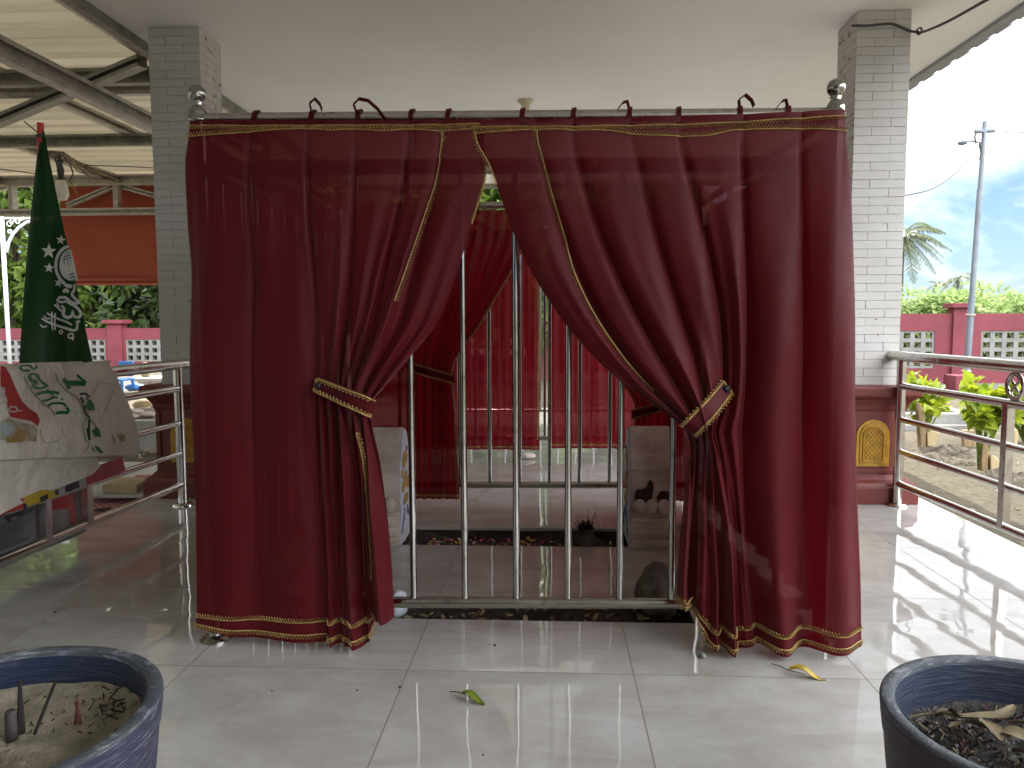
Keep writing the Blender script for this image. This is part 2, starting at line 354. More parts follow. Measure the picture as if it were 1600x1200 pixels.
# ------------------------------------------------------------------ setting
def struct(name, mb, m, **kw):
    o = mb.build(name, m, **kw); o['kind'] = 'structure'; return o
GZ = -.2
def grid_patch(x0, x1, y0, y1, nx, ny, zf):
    mb = MB(); vs = []
    for j in range(ny+1):
        for i in range(nx+1):
            x = x0+(x1-x0)*i/nx; y = y0+(y1-y0)*j/ny; vs.append((x, y, zf(x, y)))
    mb.add(vs, [(j*(nx+1)+i, j*(nx+1)+i+1, (j+1)*(nx+1)+i+1, (j+1)*(nx+1)+i) for j in range(ny) for i in range(nx)])
    return mb
mb = MB(); mb.add([(-400,-300,GZ-.02),(400,-300,GZ-.02),(400,600,GZ-.02),(-400,600,GZ-.02)], [(0,1,2,3)])
mb2 = grid_patch(-16, 16, -8, 18, 128, 104, lambda x, y: GZ+.025*math.sin(x*1.7+y)*math.sin(y*1.3-x*.6)+random.uniform(-.008,.008))
struct('ground', mb2, M['ground'], smooth=True)
struct('terrain', mb, M['ground'])

# pavilion floor with two open grave strips
FX0 = -2.11
FX1, FY0, FY1 = 1.93, -6.3, 8.3
a = atZ(600,968,0); b = atZ(1085,970,0)
PIT1 = (a.x-.02, b.x, a.y+.01, a.y+.21)
PIT2 = (-.72, .34, 3.12, 3.40)
xs = sorted({FX0, FX1, PIT1[0], PIT1[1], PIT2[0], PIT2[1]}); ys = sorted({FY0, FY1, PIT1[2], PIT1[3], PIT2[2], PIT2[3]})
def inpit(x, y): return any(p[0] < x < p[1] and p[2] < y < p[3] for p in (PIT1, PIT2))
mb = MB()
for i in range(len(xs)-1):
    for j in range(len(ys)-1):
        if not inpit((xs[i]+xs[i+1])/2, (ys[j]+ys[j+1])/2):
            mb.add([(xs[i],ys[j],0),(xs[i+1],ys[j],0),(xs[i+1],ys[j+1],0),(xs[i],ys[j+1],0)], [(0,1,2,3)])
for p in (PIT1, PIT2):
    x0,x1,y0,y1 = p; d = -.2
    d = -.012
    mb.add([(x0,y0,0),(x1,y0,0),(x1,y1,0),(x0,y1,0),(x0,y0,d),(x1,y0,d),(x1,y1,d),(x0,y1,d)], [(0,1,5,4),(1,2,6,5),(2,3,7,6),(3,0,4,7)])
    d1 = -.2; mb.mi = 1
    mb.add([(x0,y0,d),(x1,y0,d),(x1,y1,d),(x0,y1,d),(x0,y0,d1),(x1,y0,d1),(x1,y1,d1),(x0,y1,d1)], [(0,1,5,4),(1,2,6,5),(2,3,7,6),(3,0,4,7)]); mb.mi = 0
d = -.32
mb.add([(FX0,FY0,0),(FX1,FY0,0),(FX1,FY1,0),(FX0,FY1,0),(FX0,FY0,d),(FX1,FY0,d),(FX1,FY1,d),(FX0,FY1,d)], [(0,4,5,1),(1,5,6,2),(2,6,7,3),(3,7,4,0)])
struct('floor', mb, [M['tile'], M['soil']])
for k, p in enumerate((PIT1, PIT2)):
    z0 = (-.055, -.05)[k]
    mb = grid_patch(p[0]+.001, p[1]-.001, p[2]+.001, p[3]-.001, 60, 16, lambda x, y: z0+.035*math.sin(x*9+k)*math.sin(y*21)+random.uniform(-.012,.012))
    o = mb.build('grave_soil', M['soil'], smooth=True); o['kind'] = 'structure'

# ceiling slab of the pavilion with fascias
CZ = 2.45
eave = [atZ(1437,112,CZ-.02), atZ(1600,15,CZ-.02)]
EX = (eave[0].x+eave[1].x)/2; WX = -2.2
mb = MB(); mb.bb((WX, -6.8, CZ), (EX, 8.6, CZ+.12))
struct('ceiling', mb, M['ceiling'])
mb = MB()
mb.bb((EX+.003, -6.8, CZ-.02), (EX+.07, 8.6, CZ+.16))
for k in range(77): mb.bb((EX+.073, -6.8+k*.2, CZ-.012), (EX+.10, -6.8+k*.2+.13, CZ+.15))
o = struct('eave', mb, mat('grey_blue_fascia', (.30,.31,.34), .6, 0, .2, 4))
mb = MB(); mb.bb((WX-.05, -6.8, CZ-.05), (WX-.003, 8.6, CZ+.2)); mb.bb((WX-.003, 8.603, CZ-.05), (EX, 8.66, CZ+.2))
struct('fascia', mb, M['galv_dark'])
mb = MB(); mb.bb((-9, -6.6, GZ-.1), (2.2, -6.4, CZ-.06)); struct('wall', mb, mat('light_blocking_wall', (.22,.205,.19), .9))  # unseen wall added behind the camera to block frontal light on the curtains
# pitched roof above (keeps the sun off the slab)
mb = MB(); mb.add([(WX-.1,-6.9,CZ+.22),(EX+.12,-6.9,CZ+.22),(EX+.12,8.7,CZ+.22),(WX-.1,8.7,CZ+.22),((WX+EX)/2,-6.9,CZ+1.1),((WX+EX)/2,8.7,CZ+1.1)], [(0,4,5,3),(1,2,5,4),(0,1,4),(3,5,2)])
struct('roof', mb, mat('red_roof_tile', (.25,.08,.05), .8))

# ------------------------------------------------------------------ columns
def brick_column(x0, x1, y0, side, label):
    w = x1-x0; dpt = .26; cx = (x0+x1)/2; cy = y0+dpt/2; t = .006
    root = thing('brick_column', label, 'column', (cx, cy, 0), 'white brick columns of the pavilion')
    ztop = CZ-.002; zb = .60
    mb = MB(); mb.bb((x0+t, y0+t, zb), (x1-t, y0+dpt-t, ztop)); mb.build('mortar_core', M['mortar'], root)
    mb = MB(); h = .0425; n = int((ztop-zb)/h)
    h = (ztop-zb)/n; g = .0021
    for k in range(n):
        z0 = zb+k*h+g/2; z1 = z0+h-g
        for face in range(4):
            L_ = w if face % 2 == 0 else dpt-2*t
            cuts = [0, .33*L_, L_] if (k+face) % 2 else [0, .69*L_, L_]
            for i in range(2):
                s0, s1 = cuts[i]+(g/2 if i else 0), cuts[i+1]-(g/2 if i == 0 else 0)
                j = random.uniform(0, .0028)
                if face == 0: mb.mi = 0; mb.bb((x0+s0, y0+j, z0), (x0+s1, y0+t-.0005, z1))
                elif face == 2: mb.mi = 0; mb.bb((x0+s0, y0+dpt-t+.0005, z0), (x0+s1, y0+dpt-j, z1))
                elif face == 1: mb.mi = 1 if side < 0 else 0; mb.bb((x1-t+.0005, y0+t+s0, z0), (x1-j, y0+t+s1, z1))
                else: mb.mi = 1 if side > 0 else 0; mb.bb((x0+j, y0+t+s0, z0), (x0+t-.0005, y0+t+s1, z1))
    mb.build('brickwork', [M['brick'], M['brick_chipped']], root)
    hw = w/2
    mb = MB()
    mb.sqlathe((cx, cy, 0), [(hw+.085,0),(hw+.085,.085),(hw+.078,.09),(hw+.072,.105),(hw+.05,.118),(hw+.036,.135),(hw+.03,.14),(hw+.03,.47),(hw+.036,.475),(hw+.040,.50),(hw+.06,.53),(hw+.082,.545),(hw+.086,.555),(hw+.086,.592),(hw+.078,.6)], (dpt/2+.03)/(hw+.03))
    ped = mb.build('pedestal', M['red_paint'], root, bevel=.004)
    # raised side boards
    yf = cy-(hw+.03)*(dpt/2+.03)/(hw+.03)
    mb = MB()
    for sx in (-1, 1): mb.bb((cx+sx*(hw+.012)-.012, yf-.008, .15), (cx+sx*(hw+.012)+.012, yf-.001, .465))
    mb.bb((cx-hw, yf-.006, .150), (cx+hw, yf-.001, .172))
    mb.build('moulding', M['red_paint'], ped, bevel=.003)
    # gold arched panels on the front and the outer faces
    def arch(w2, zb_, zt, nseg=14):
        pts = [(-w2, zb_), (w2, zb_)]
        for i in range(nseg+1):
            a = math.pi*i/nseg; pts.append((w2*math.cos(a), zt-w2+w2*math.sin(a)))
        return pts
    mb = MB()
    for (w2, zb_, zt, dd) in ((.083,.185,.425,.006),(.066,.2,.408,.011)):
        mb.prism([(cx+px, yf-dd, pz) for px, pz in arch(w2, zb_, zt)], (0, dd-.001, 0))
    pan = mb.build('arched_panel', M['gold_paint'], ped, bevel=.002)
    mb = MB()
    out = [(cx+px, yf-.014, pz) for px, pz in arch(.05,.215,.392)]
    mb.tube(out+[out[0]], .0035, 6)
    for k in range(-4, 5):
        for s in (-1, 1):
            p = []
            for q in range(-12, 13):
                px = q*.0035; pz = .298+s*px*1.25+k*.026
                if abs(px) < .043 and .222 < pz < .385-max(0, abs(px)-.015)*.8: p.append((cx+px, yf-.013, pz))
            if len(p) > 2: mb.tube([p[0], p[-1]], .0026, 5)
    mb.build('lattice', M['gold_paint'], pan)
    return root
brick_column(-2.085, -1.815, 4.0, -1, 'white painted brick column on a maroon base beside the rolled banner')
brick_column(1.505, 1.765, 4.0, 1, 'white painted brick column on a maroon base with the sky beside it')

# ------------------------------------------------------------------ enclosures (stainless rail frames)
def frame(label, FL, FR, BL, BR, zt, z_up, z_lo, nb, ns, rb=.0098):
    root = thing('grave_railing', label, 'railing', ((FL[0]+BR[0])/2, (FL[1]+BR[1])/2, 0))
    P = [Vector((*p, 0)) for p in (FL, FR, BR, BL)]
    for p in P:
        mb = MB(); mb.tube([p, p+Vector((0,0,zt+.015))], .022, 16)
        post = mb.build('post', M['steel'], root, smooth=True, ang=R(40))
        mb = MB(); mb.lathe(p, [(.046,0),(.046,.006),(.038,.012),(.0255,.016)], 20); mb.build('flange', M['steel'], post, smooth=True, ang=R(40))
        mb = MB()
        z = zt+.02
        prof = [(.0225,z-.03),(.027,z-.028),(.027,z-.02),(.0235,z-.018),(.0245,z-.006),(.0225,z+.004),(.016,z+.013),(.0115,z+.019),(.0165,z+.024),(.0115,z+.028)]
        for i in range(1, 14):
            a = -math.pi/2+.35+(math.pi-.35)*i/13
            prof.append((max(.0005,.0245*math.cos(a)), z+.049+.0245*math.sin(a)))
        mb.lathe(p, prof, 24); mb.build('ball_finial', M['steel'], post, smooth=True)
    for i in range(4):
        A, B = P[i], P[(i+1)%4]; n = nb if i % 2 == 0 else ns
        for nm, z, r in (('top_rail', zt, .0165), ('upper_rail', z_up, .021), ('lower_rail', z_lo, .0165)):
            mb = MB(); k = (B-A).normalized()*.02
            mb.tube([A+k+Vector((0,0,z)), B-k+Vector((0,0,z))], r, 14); mb.build(nm, M['steel_dull' if nm != 'lower_rail' else 'steel'], root, smooth=True, ang=R(50))
        for t in n:
            q = A.lerp(B, t)
            mb = MB(); mb.tube([q+Vector((0,0,z_lo)), q+Vector((0,0,z_up))], rb, 10); mb.build('bar', M['steel'], root, smooth=True, ang=R(50))
    return root
pl = atP(321, 600); pr = atP(1295, 600)
FL = (pl.x, pl.y+.012); FR = (pr.x, pr.y+.012)
wv = Vector((FR[0]-FL[0], FR[1]-FL[1])); nv = Vector((-wv.y, wv.x)).normalized()
DEP = 1.62
BL = (FL[0]+nv.x*DEP, FL[1]+nv.y*DEP); BR = (FR[0]+nv.x*DEP, FR[1]+nv.y*DEP)
zt = (atP(315,188).z+atP(1310,172).z)/2; zlo = atP(808,944).z; zup = atP(800,258).z
def bar_t(px): return (atP(px, 900).x-FL[0])/(FR[0]-FL[0])
step = (bar_t(1050)-bar_t(645))/5
t0 = bar_t(645)
nb = [t0+step*k for k in range(-4, 9) if .02 < t0+step*k < .98]
nbk = [1-t for t in nb]
frame('stainless steel railing cage with ball topped posts around the grave behind the front curtains', FL, FR, BL, BR, zt, zup, zlo, nb, [i/11 for i in range(1, 11)])

# second cage further back
FL2 = (-1.0, 5.32); FR2 = (.9, 5.36); BL2 = (-1.05, 7.0); BR2 = (.85, 7.04)
frame('stainless steel railing cage standing furthest back under the pavilion behind the closed curtains', FL2, FR2, BL2, BR2, zt, zup, zlo, nb, [i/8 for i in range(1, 8)])

# ------------------------------------------------------------------ curtains
def pchip(xk, yk, x):
    xk = np.asarray(xk, float); yk = np.asarray(yk, float); x = np.asarray(x, float)
    h = np.diff(xk); d = np.diff(yk)/h; n = len(xk); m = np.zeros(n)
    m[0] = d[0]; m[-1] = d[-1]
    for i in range(1, n-1):
        if d[i-1]*d[i] > 0:
            w1 = 2*h[i]+h[i-1]; w2 = h[i]+2*h[i-1]; m[i] = (w1+w2)/(w1/d[i-1]+w2/d[i])
    i = np.clip(np.searchsorted(xk, x)-1, 0, n-2); t = (x-xk[i])/h[i]
    return ((2*t**3-3*t**2+1)*yk[i]+(t**3-2*t**2+t)*h[i]*m[i]+(-2*t**3+3*t**2)*yk[i+1]+(t**3-t**2)*h[i]*m[i+1])

def smooth01(a, b, x): t = np.clip((x-a)/(b-a), 0, 1); return t*t*(3-2*t)

class Panel:
    """hanging cloth: columns of fabric u in 0..1, rows v in 0..1 (0 = heading)"""
    def __init__(s, uk, vk, X, Z, depth, base, xsh=None, nu=260, nv=150, vlin=None):
        s.U = np.linspace(0, 1, nu); s.V = np.linspace(0, 1, nv)
        Xu = np.array([pchip(uk, r, s.U) for r in X]); Zu = np.array([pchip(uk, r, s.U) for r in Z])
        s.X = np.array([pchip(vk, Xu[:, i], s.V) for i in range(nu)]).T
        s.Z = np.array([pchip(vk, Zu[:, i], s.V) for i in range(nu)]).T
        D = depth(s.U[None, :]+0*s.V[:, None], s.V[:, None]+0*s.U[None, :], s)
        s.Y = base(s.X)-D
        if xsh is not None: s.X = s.X+xsh(s.U[None, :]+0*s.V[:, None], s.V[:, None]+0*s.U[None, :], s)
        s.nu, s.nv = nu, nv
    def mesh(s, name, m, parent):
        mb = MB(); vs = np.stack([s.X, s.Y, s.Z], -1).reshape(-1, 3)
        nu, nv = s.nu, s.nv
        mb.v = [tuple(p) for p in vs]; mb.f = [(j*nu+i, (j+1)*nu+i, (j+1)*nu+i+1, j*nu+i+1) for j in range(nv-1) for i in range(nu-1)]; mb.m = [0]*len(mb.f)
        return mb.build(name, m, parent, smooth=True)
    def at(s, u, v, off=0):
        a = min(max(u, 0), 1)*(s.nu-1); b = min(max(v, 0), 1)*(s.nv-1)
        i = min(int(a), s.nu-2); j = min(int(b), s.nv-2); a -= i; b -= j
        def g(A): return (A[j,i]*(1-a)+A[j,i+1]*a)*(1-b)+(A[j+1,i]*(1-a)+A[j+1,i+1]*a)*b
        p = Vector((g(s.X), g(s.Y), g(s.Z)))
        if off:
            du = Vector((s.X[j,i+1]-s.X[j,i], s.Y[j,i+1]-s.Y[j,i], s.Z[j,i+1]-s.Z[j,i])); dv = Vector((s.X[j+1,i]-s.X[j,i], s.Y[j+1,i]-s.Y[j,i], s.Z[j+1,i]-s.Z[j,i]))
            n = dv.cross(du)
            if n.length > 1e-12:
                n.normalize()
                if n.y > 0: n = -n
                p = p+n*off
        return p

def braid(mb, pts, w=.011, pitch=.0105, side=1, nrm=None, cord=.0018, thr=.0014):
    """gold braid: a cord along pts with a zigzag comb of thread beside it"""
    pts = [Vector(p) for p in pts]
    S = [0]
    for i in range(1, len(pts)): S.append(S[-1]+(pts[i]-pts[i-1]).length)
    def at(s):
        s = min(max(s, 0), S[-1]); i = 0
        lo, hi = 0, len(S)-1
        while hi-lo > 1:
            m_ = (lo+hi)//2
            if S[m_] <= s: lo = m_
            else: hi = m_
        k = (s-S[lo])/max(1e-9, S[lo+1]-S[lo]); return pts[lo].lerp(pts[lo+1], k), (pts[lo+1]-pts[lo]).normalized()
    n = max(2, int(S[-1]/.012)); mb.tube([at(S[-1]*i/n)[0] for i in range(n+1)], cord, 5)
    k = max(2, int(S[-1]/(pitch/2))); z = []
    N_ = nrm or Vector((0,-1,0))
    for i in range(k+1):
        p, t = at(S[-1]*i/k); w_ = t.cross(N_).normalized()*side
        z.append(p+w_*(w if i % 2 else .001)+N_*.001)
    mb.tube(z, thr, 4)

def base_front(off): return lambda X: PA+PB*X+off
pxX = lambda arr, y: [atP(x, yy).x for x, yy in zip(arr, y if hasattr(y, '__len__') else [y]*len(arr))]
def pxrows(rows, off=-.03):
    X = []; Z = []
    for y, arr in rows:
        yy = y if hasattr(y, '__len__') else [y]*len(arr)
        pp = [atP(a, b, off) for a, b in zip(arr, yy)]
        X.append([p.x for p in pp]); Z.append([p.z for p in pp])
    zm = [np.mean(z) for z in Z]; vk = [(zm[0]-q)/(zm[0]-zm[-1]) for q in zm]
    return X, Z, vk

def cloth_noise(U, V, s, k, seed):
    r = np.random.default_rng(seed); out = 0
    for i in range(7):
        fu, fv, ph = r.uniform(2, 11)*k, r.uniform(.6, 2.6), r.uniform(0, 6.28); out = out+np.sin(fu*U*6.28+fv*V*6.28+ph+1.5*np.sin(V*3+ph))/(fu*.4+1)
    return out

def pleats(U, edges, p=.6):
    out = np.zeros_like(U); idx = np.zeros_like(U, int)
    for i in range(len(edges)-1):
        mk = (U >= edges[i]) & (U <= edges[i+1]); t = (U-edges[i])/(edges[i+1]-edges[i]); out = np.where(mk, np.abs(np.sin(np.pi*np.clip(t,0,1)))**p, out); idx = np.where(mk, i, idx)
    return out, idx
def soft(U, V, edges, P_):
    # towards the hem the sharp creases open into rounded waves
    out = np.zeros_like(U)
    for i in range(len(edges)-1):
        mk = (U >= edges[i]) & (U <= edges[i+1]); t = (U-edges[i])/(edges[i+1]-edges[i]); out = np.where(mk, .5-.5*np.cos(2*np.pi*np.clip(t,0,1)), out)
    k = smooth01(.45,.95,V); return P_*(1-k)+out*k
def creases(U, V, edges, a, v1):
    out = np.zeros_like(U)
    for i, e in enumerate(edges[1:-1]): out = out-a*(1+.4*np.sin(i*2.3))*np.exp(-((U-e-.004*np.sin(V*6+i))/(.009+.008*V))**2)
    return out*smooth01(.015,.07,V)*(1-smooth01(v1*.5,v1,V))

# ---- left front curtain
ukL = [0, .2, .38, .54, .71, .86, 1.0]
rowsL = [
 ([191,190,190,190,190,189,189], [299,392,482,556,640,692,756]),
 (215, [298,392,482,556,640,691,757]),
 (260, [294,391,482,556,637,687,760]),
 (350, [296,394,486,554,622,670,737]),
 (420, [301,399,494,552,606,653,717]),
 (500, [301,398,500,546,590,631,687]),
 (560, [301,397,503,539,572,602,641]),
 (600, [302,397,503,535,559,582,608]),
 (632, [303,398,503,532,554,571,586]),
 (660, [304,398,503,533,558,574,588]),
 (720, [306,400,504,534,562,579,600]),
 (800, [309,402,505,535,566,582,611]),
 (880, [311,405,507,536,570,586,617]),
 (950, [311,407,508,537,574,590,620]),
 ([978,994,998,1002,1002,962,957], [309,408,508,538,577,592,620]),
]
XL, ZL, vkL = pxrows(rowsL)
edL = [0, .2, .38, .54, .71, .86, 1.0]
def depthL(U, V, s):
    rel = smooth01(.04, .5, V)
    dx = np.gradient(s.X, axis=1)/np.gradient(s.U)[None, :]; comp = np.clip(1-dx/1.0, 0, 1)
    P_, idx = pleats(U, edL, .6); P_ = soft(U, V, edL, P_); rnd = np.array([.5,.7,1.0,1.0,.9,.8,1])[idx]
    D = P_*(.008+.026*rel*rnd)*(1-.5*smooth01(.4,1,V)*(U < .36))
    fr = smooth01(.28, .42, U)
    gather = np.exp(-((V-.545)/.13)**2)
    D = D+fr*(.013*comp*rel)*np.sin(2*np.pi*(U*10+.35*np.sin(V*4)))*(1+.5*gather)
    D = D+fr*.004*rel*np.sin(2*np.pi*(U*17+.6*np.sin(V*5)+.2))
    D = D+.035*np.exp(-((V-.53)/.16)**2)*np.exp(-((U-.78)/.2)**2)          # bundle bulge at the tie
    D = D+.0035*cloth_noise(U, V, s, 1, 3)*smooth01(0,.2,V)
    D = D+.014*smooth01(.55,1,V)*np.sin(2*np.pi*(U*3.2+.25))*smooth01(.1,.4,U)
    D = D+.03*smooth01(.84,.88,U)*smooth01(.6,.75,V)                             # facing folded forward below the tie
    D = D+creases(U, V, edL, .008, .5)
    D = D-.006*np.exp(-(V/.05)**2)
    D = D+.004*np.sin(V*16)*np.exp(-(U/.06)**2)
    return D
PLn = Panel(ukL, vkL, XL, ZL, depthL, base_front(-.045), nu=300, nv=170)

# ---- right front curtain
ukR = [0, .14, .235, .38, .5, .665, .83, 1.0]
rowsR = [
 ([191,189,188,186,184,181,177,174], [740,838,895,985,1062,1160,1250,1318]),
 (215, [742,839,896,986,1063,1160,1250,1319]),
 (260, [765,849,905,997,1073,1161,1250,1323]),
 (350, [797,874,932,1020,1096,1163,1251,1328]),
 (420, [828,900,960,1040,1112,1165,1251,1330]),
 (500, [879,940,998,1065,1124,1166,1251,1331]),
 (560, [930,979,1030,1083,1127,1165,1251,1331]),
 (600, [975,1010,1053,1092,1126,1163,1250,1331]),
 (640, [1032,1049,1074,1098,1120,1160,1250,1331]),
 (668, [1066,1076,1087,1098,1112,1158,1250,1332]),
 (700, [1073,1082,1093,1104,1118,1158,1251,1332]),
 (760, [1066,1082,1097,1111,1128,1159,1251,1333]),
 (850, [1058,1079,1101,1120,1140,1163,1251,1335]),
 (910, [1055,1076,1103,1124,1143,1168,1251,1337]),
 ([930,950,998,1008,1006,1000,1008,1003], [1055,1083,1102,1125,1147,1180,1250,1339]),
]
XR, ZR, vkR = pxrows(rowsR)
edR = [0, .14, .235, .38, .5, .665, .83, 1.0]
def depthR(U, V, s):
    rel = smooth01(.04, .45, V)
    dx = np.gradient(s.X, axis=1)/np.gradient(s.U)[None, :]; comp = np.clip(1-dx/1.05, 0, 1)
    P_, idx = pleats(U, edR, .62); P_ = soft(U, V, edR, P_); rnd = np.array([.6,.8,1.1,1.0,1.1,1.5,1.5,1])[idx]
    D = P_*(.009+.035*rel*rnd)
    fr = 1-smooth01(.58, .68, U)
    gather = np.exp(-((V-.58)/.13)**2)
    D = D+fr*(.014*comp*rel)*(1-.65*smooth01(.6,.74,V))*np.sin(2*np.pi*(U*10+.3*np.sin(V*4)))*(1+.5*gather)
    D = D+fr*.002*rel*np.sin(2*np.pi*(U*17+.6*np.sin(V*5)))
    D = D+.04*np.exp(-((V-.585)/.15)**2)*np.exp(-((U-.25)/.25)**2)
    D = D+.003*cloth_noise(U, V, s, 1, 8)*smooth01(0,.2,V)
    D = D+.016*smooth01(.45,1,V)*np.sin(2*np.pi*(U*4.3+.05))*smooth01(.6,.75,U)
    D = D+.026*fr*smooth01(.62,.8,V)*np.sin(2*np.pi*(U*4.6+.1))
    D = D+creases(U, V, edR, .011, .75)
    D = D-.006*np.exp(-(V/.05)**2)
    return D
PRn = Panel(ukR, vkR, XR, ZR, depthR, base_front(-.05), nu=320, nv=170)

def v_of(panel_rows, vk, y):
    ys = [np.mean(r[0]) for r in panel_rows]; return float(np.interp(y, ys, vk))

ROD = lambda px: atP(px, 188+(172-188)*(px-315)/(1310-315))
def tie_loop(parent, u, panel, style):
    """fabric tape knotted over the rod"""
    p0 = panel.at(u, .012, .003); zr = zt; x = p0.x; yr = PA+PB*x+.012; r = .0185
    pts = [p0, Vector((x, yr-r-.004, zr-.012))]
    for k in range(7):
        a = math.pi-(math.pi*1.1)*k/6; pts.append(Vector((x+.001*k, yr+r*1.15*math.cos(a), zr+r*1.15*math.sin(a))))
    pts.append(Vector((x+.006, yr+.02, zr-.03)))
    mb = MB(); mb.ribbon(pts, (.013,0,.002))
    o = mb.build('tie_loop', M['curtain'], parent)
    if style:
        mb = MB(); s = style
        if s == 1:
            q = [Vector((x, yr-.012, zr+.014)), Vector((x-.004, yr-.016, zr+.035)), Vector((x+.012, yr-.02, zr+.047)), Vector((x+.028, yr-.026, zr+.030)), Vector((x+.034, yr-.028, zr+.014))]
        elif s == 2:
            q = [Vector((x-.004, yr-.014, zr+.01)), Vector((x-.012, yr-.016, zr+.032)), Vector((x+.004, yr-.018, zr+.046)), Vector((x+.03, yr-.022, zr+.040)), Vector((x+.058, yr-.027, zr+.015)), Vector((x+.082, yr-.033, zr-.018))]
        elif s == 3:
            q = [Vector((x, yr-.012, zr+.012)), Vector((x-.006, yr-.014, zr+.034)), Vector((x-.018, yr-.018, zr+.030)), Vector((x-.032, yr-.02, zr+.012))]
        else:
            q = [Vector((x, yr-.02, zr)), Vector((x+.006, yr-.027, zr-.02)), Vector((x+.014, yr-.034, zr-.05)), Vector((x+.017, yr-.038, zr-.085))]
        mb.ribbon(q, (.004,-.008,.006)); mb.build('tape_end', M['curtain'], o)
    return o

def tieback(parent, pts_px, off, name='tieback'):
    """band: centreline in px on the curtain plane with half width vector in px"""
    root = None
    mb = MB(); P = []; W = []
    for (x, y, hx, hy, o) in pts_px:
        a_, b_ = atP(x-hx, y-hy, off-o), atP(x+hx, y+hy, off-o); P.append((a_+b_)/2); W.append(b_-a_)
    PP = []; WW = []
    t = np.linspace(0, 1, len(P)); tt = np.linspace(0, 1, 22)
    for q in tt:
        PP.append(Vector([pchip(t, [p[i] for p in P], q) for i in range(3)])); WW.append(Vector([pchip(t, [p[i] for p in W], q) for i in range(3)]))
    mb.ribbon(PP, WW, .003)
    band = mb.build(name, M['curtain'], parent, smooth=False, bevel=.0015)
    mb = MB()
    e1 = [p-w*.42+Vector((0,-.005,0)) for p, w in zip(PP, WW)]; e2 = [p+w*.42+Vector((0,-.005,0)) for p, w in zip(PP, WW)]
    braid(mb, e1, .009, .012, 1, thr=.0018, cord=.0024); braid(mb, e2, .009, .012, -1, thr=.0018, cord=.0024)
    braid(mb, [e1[0], PP[0]+Vector((0,-.005,0)), e2[0]], .004, .012, 1)
    mb.build('gold_braid', M['gold'], band)
    return band, PP, WW

def line_uv(panel, uvs, n=160, off=.004):
    uvs = np.array(uvs); t = np.linspace(0, 1, len(uvs)); q = np.linspace(0, 1, n)
    return [panel.at(float(pchip(t, uvs[:,0], a)), float(pchip(t, uvs[:,1], a)), off) for a in q]

def front_curtain(panel, rows, vk, label, loops, trims, ties, button):
    c = panel.at(.5, 1); root = thing('curtain', label, 'curtain', (c.x, c.y, 0), 'maroon curtains with gold braid around the graves')
    panel.mesh('cloth', M['curtain'], root)
    for (uvs, w, side, n, off) in trims:
        mb = MB(); braid(mb, line_uv(panel, uvs, n, off), w, .0088, side)
        mb.build('gold_braid', M['gold'], root)
    for u, st in loops: tie_loop(root, u, panel, st)
    band, PP, WW = tieback(root, *ties)
    mb = MB(); k = PP[0 if button == 0 else -1]; kk = PP[0].lerp(PP[1], .8)
    mb.lathe(kk+Vector((0,-.006,0)), [(.001,-.012),(.008,-.011),(.0115,-.006),(.009,0),(.010,.003)], 14, Matrix.Rotation(R(-90), 3, 'X') @ Matrix.Rotation(math.pi, 3, 'X'))
    mb.build('button', M['black'], band, smooth=True)
    return root
vl = lambda y: v_of(rowsL, vkL, y); vr = lambda y: v_of(rowsR, vkR, y)
LC = front_curtain(PLn, rowsL, vkL, 'dark left half of the front curtain pair, tied back towards the left column',
  [(.2,4),(.38,1),(.54,2),(.71,4),(.875,0)],
  [([(0,vl(198)),(.3,vl(199)),(.6,vl(198)),(.86,vl(198)),(1,vl(196))], .010, 1, 180, .004),
   ([(0,vl(216)),(.12,vl(212)),(.24,vl(207)),(.38,vl(203)),(.46,vl(206)),(.54,vl(204)),(.63,vl(207)),(.71,vl(204)),(.86,vl(207)),(1,vl(203))], .010, -1, 200, .004),
   ([(.86,vl(205)),(.855,vl(260)),(.84,vl(330)),(.82,vl(400)),(.80,vl(470))], .011, -1, 140, .005),
   ([(1,vl(262)),(1,vl(310)),(1,vl(350))], .006, 1, 60, .003),
   ([(.80,vl(668)),(.815,vl(720)),(.825,vl(780)),(.83,vl(850)),(.835,vl(900))], .011, -1, 120, .005),
   ([(0,.988),(.3,.988),(.6,.988),(.78,.988),(.845,.988)], .012, 1, 260, .004),
   ([(0,.970),(.3,.970),(.6,.970),(.78,.970),(.845,.970)], .012, -1, 260, .004)],
  ([(494,601,-3,12,.012),(520,612,-4,13,.035),(548,624,-5,14,.055),(572,634,-5,15,.055),(584,639,-4,15,.03)], -.075), 0)
RC = front_curtain(PRn, rowsR, vkR, 'lighter right half of the front curtain pair, tied back towards the right column',
  [(.105,0),(.235,0),(.38,3),(.5,0),(.665,1),(.80,3)],
  [([(0,vr(198)),(.2,vr(199)),(.5,vr(198)),(.8,vr(193)),(1,vr(191))], .010, 1, 200, .004),
   ([(0,vr(211)),(.07,vr(207)),(.14,vr(204)),(.3,vr(206)),(.43,vr(215)),(.55,vr(216)),(.66,vr(206)),(.83,vr(206)),(1,vr(209))], .010, -1, 200, .004),
   ([(.14,vr(205)),(.14,vr(280)),(.14,vr(350)),(.125,vr(430)),(.12,vr(500)),(.12,vr(560)),(.13,vr(610))], .011, 1, 170, .005),
   ([(.004,vr(196)),(.003,vr(240)),(.003,vr(290))], .010, 1, 80, .004),
   ([(0,.988),(.1,.988),(.19,.988),(.235,.988),(.4,.988),(.6,.988),(.8,.988),(1,.988)], .012, 1, 300, .004),
   ([(0,.970),(.1,.970),(.19,.970),(.235,.970),(.4,.970),(.6,.970),(.8,.970),(1,.970)], .012, -1, 300, .004)],
  ([(1137,604,8,10,.012),(1121,624,9,10,.035),(1104,644,10,10,.055),(1086,662,11,9,.06),(1074,674,11,8,.035)], -.08), 0)

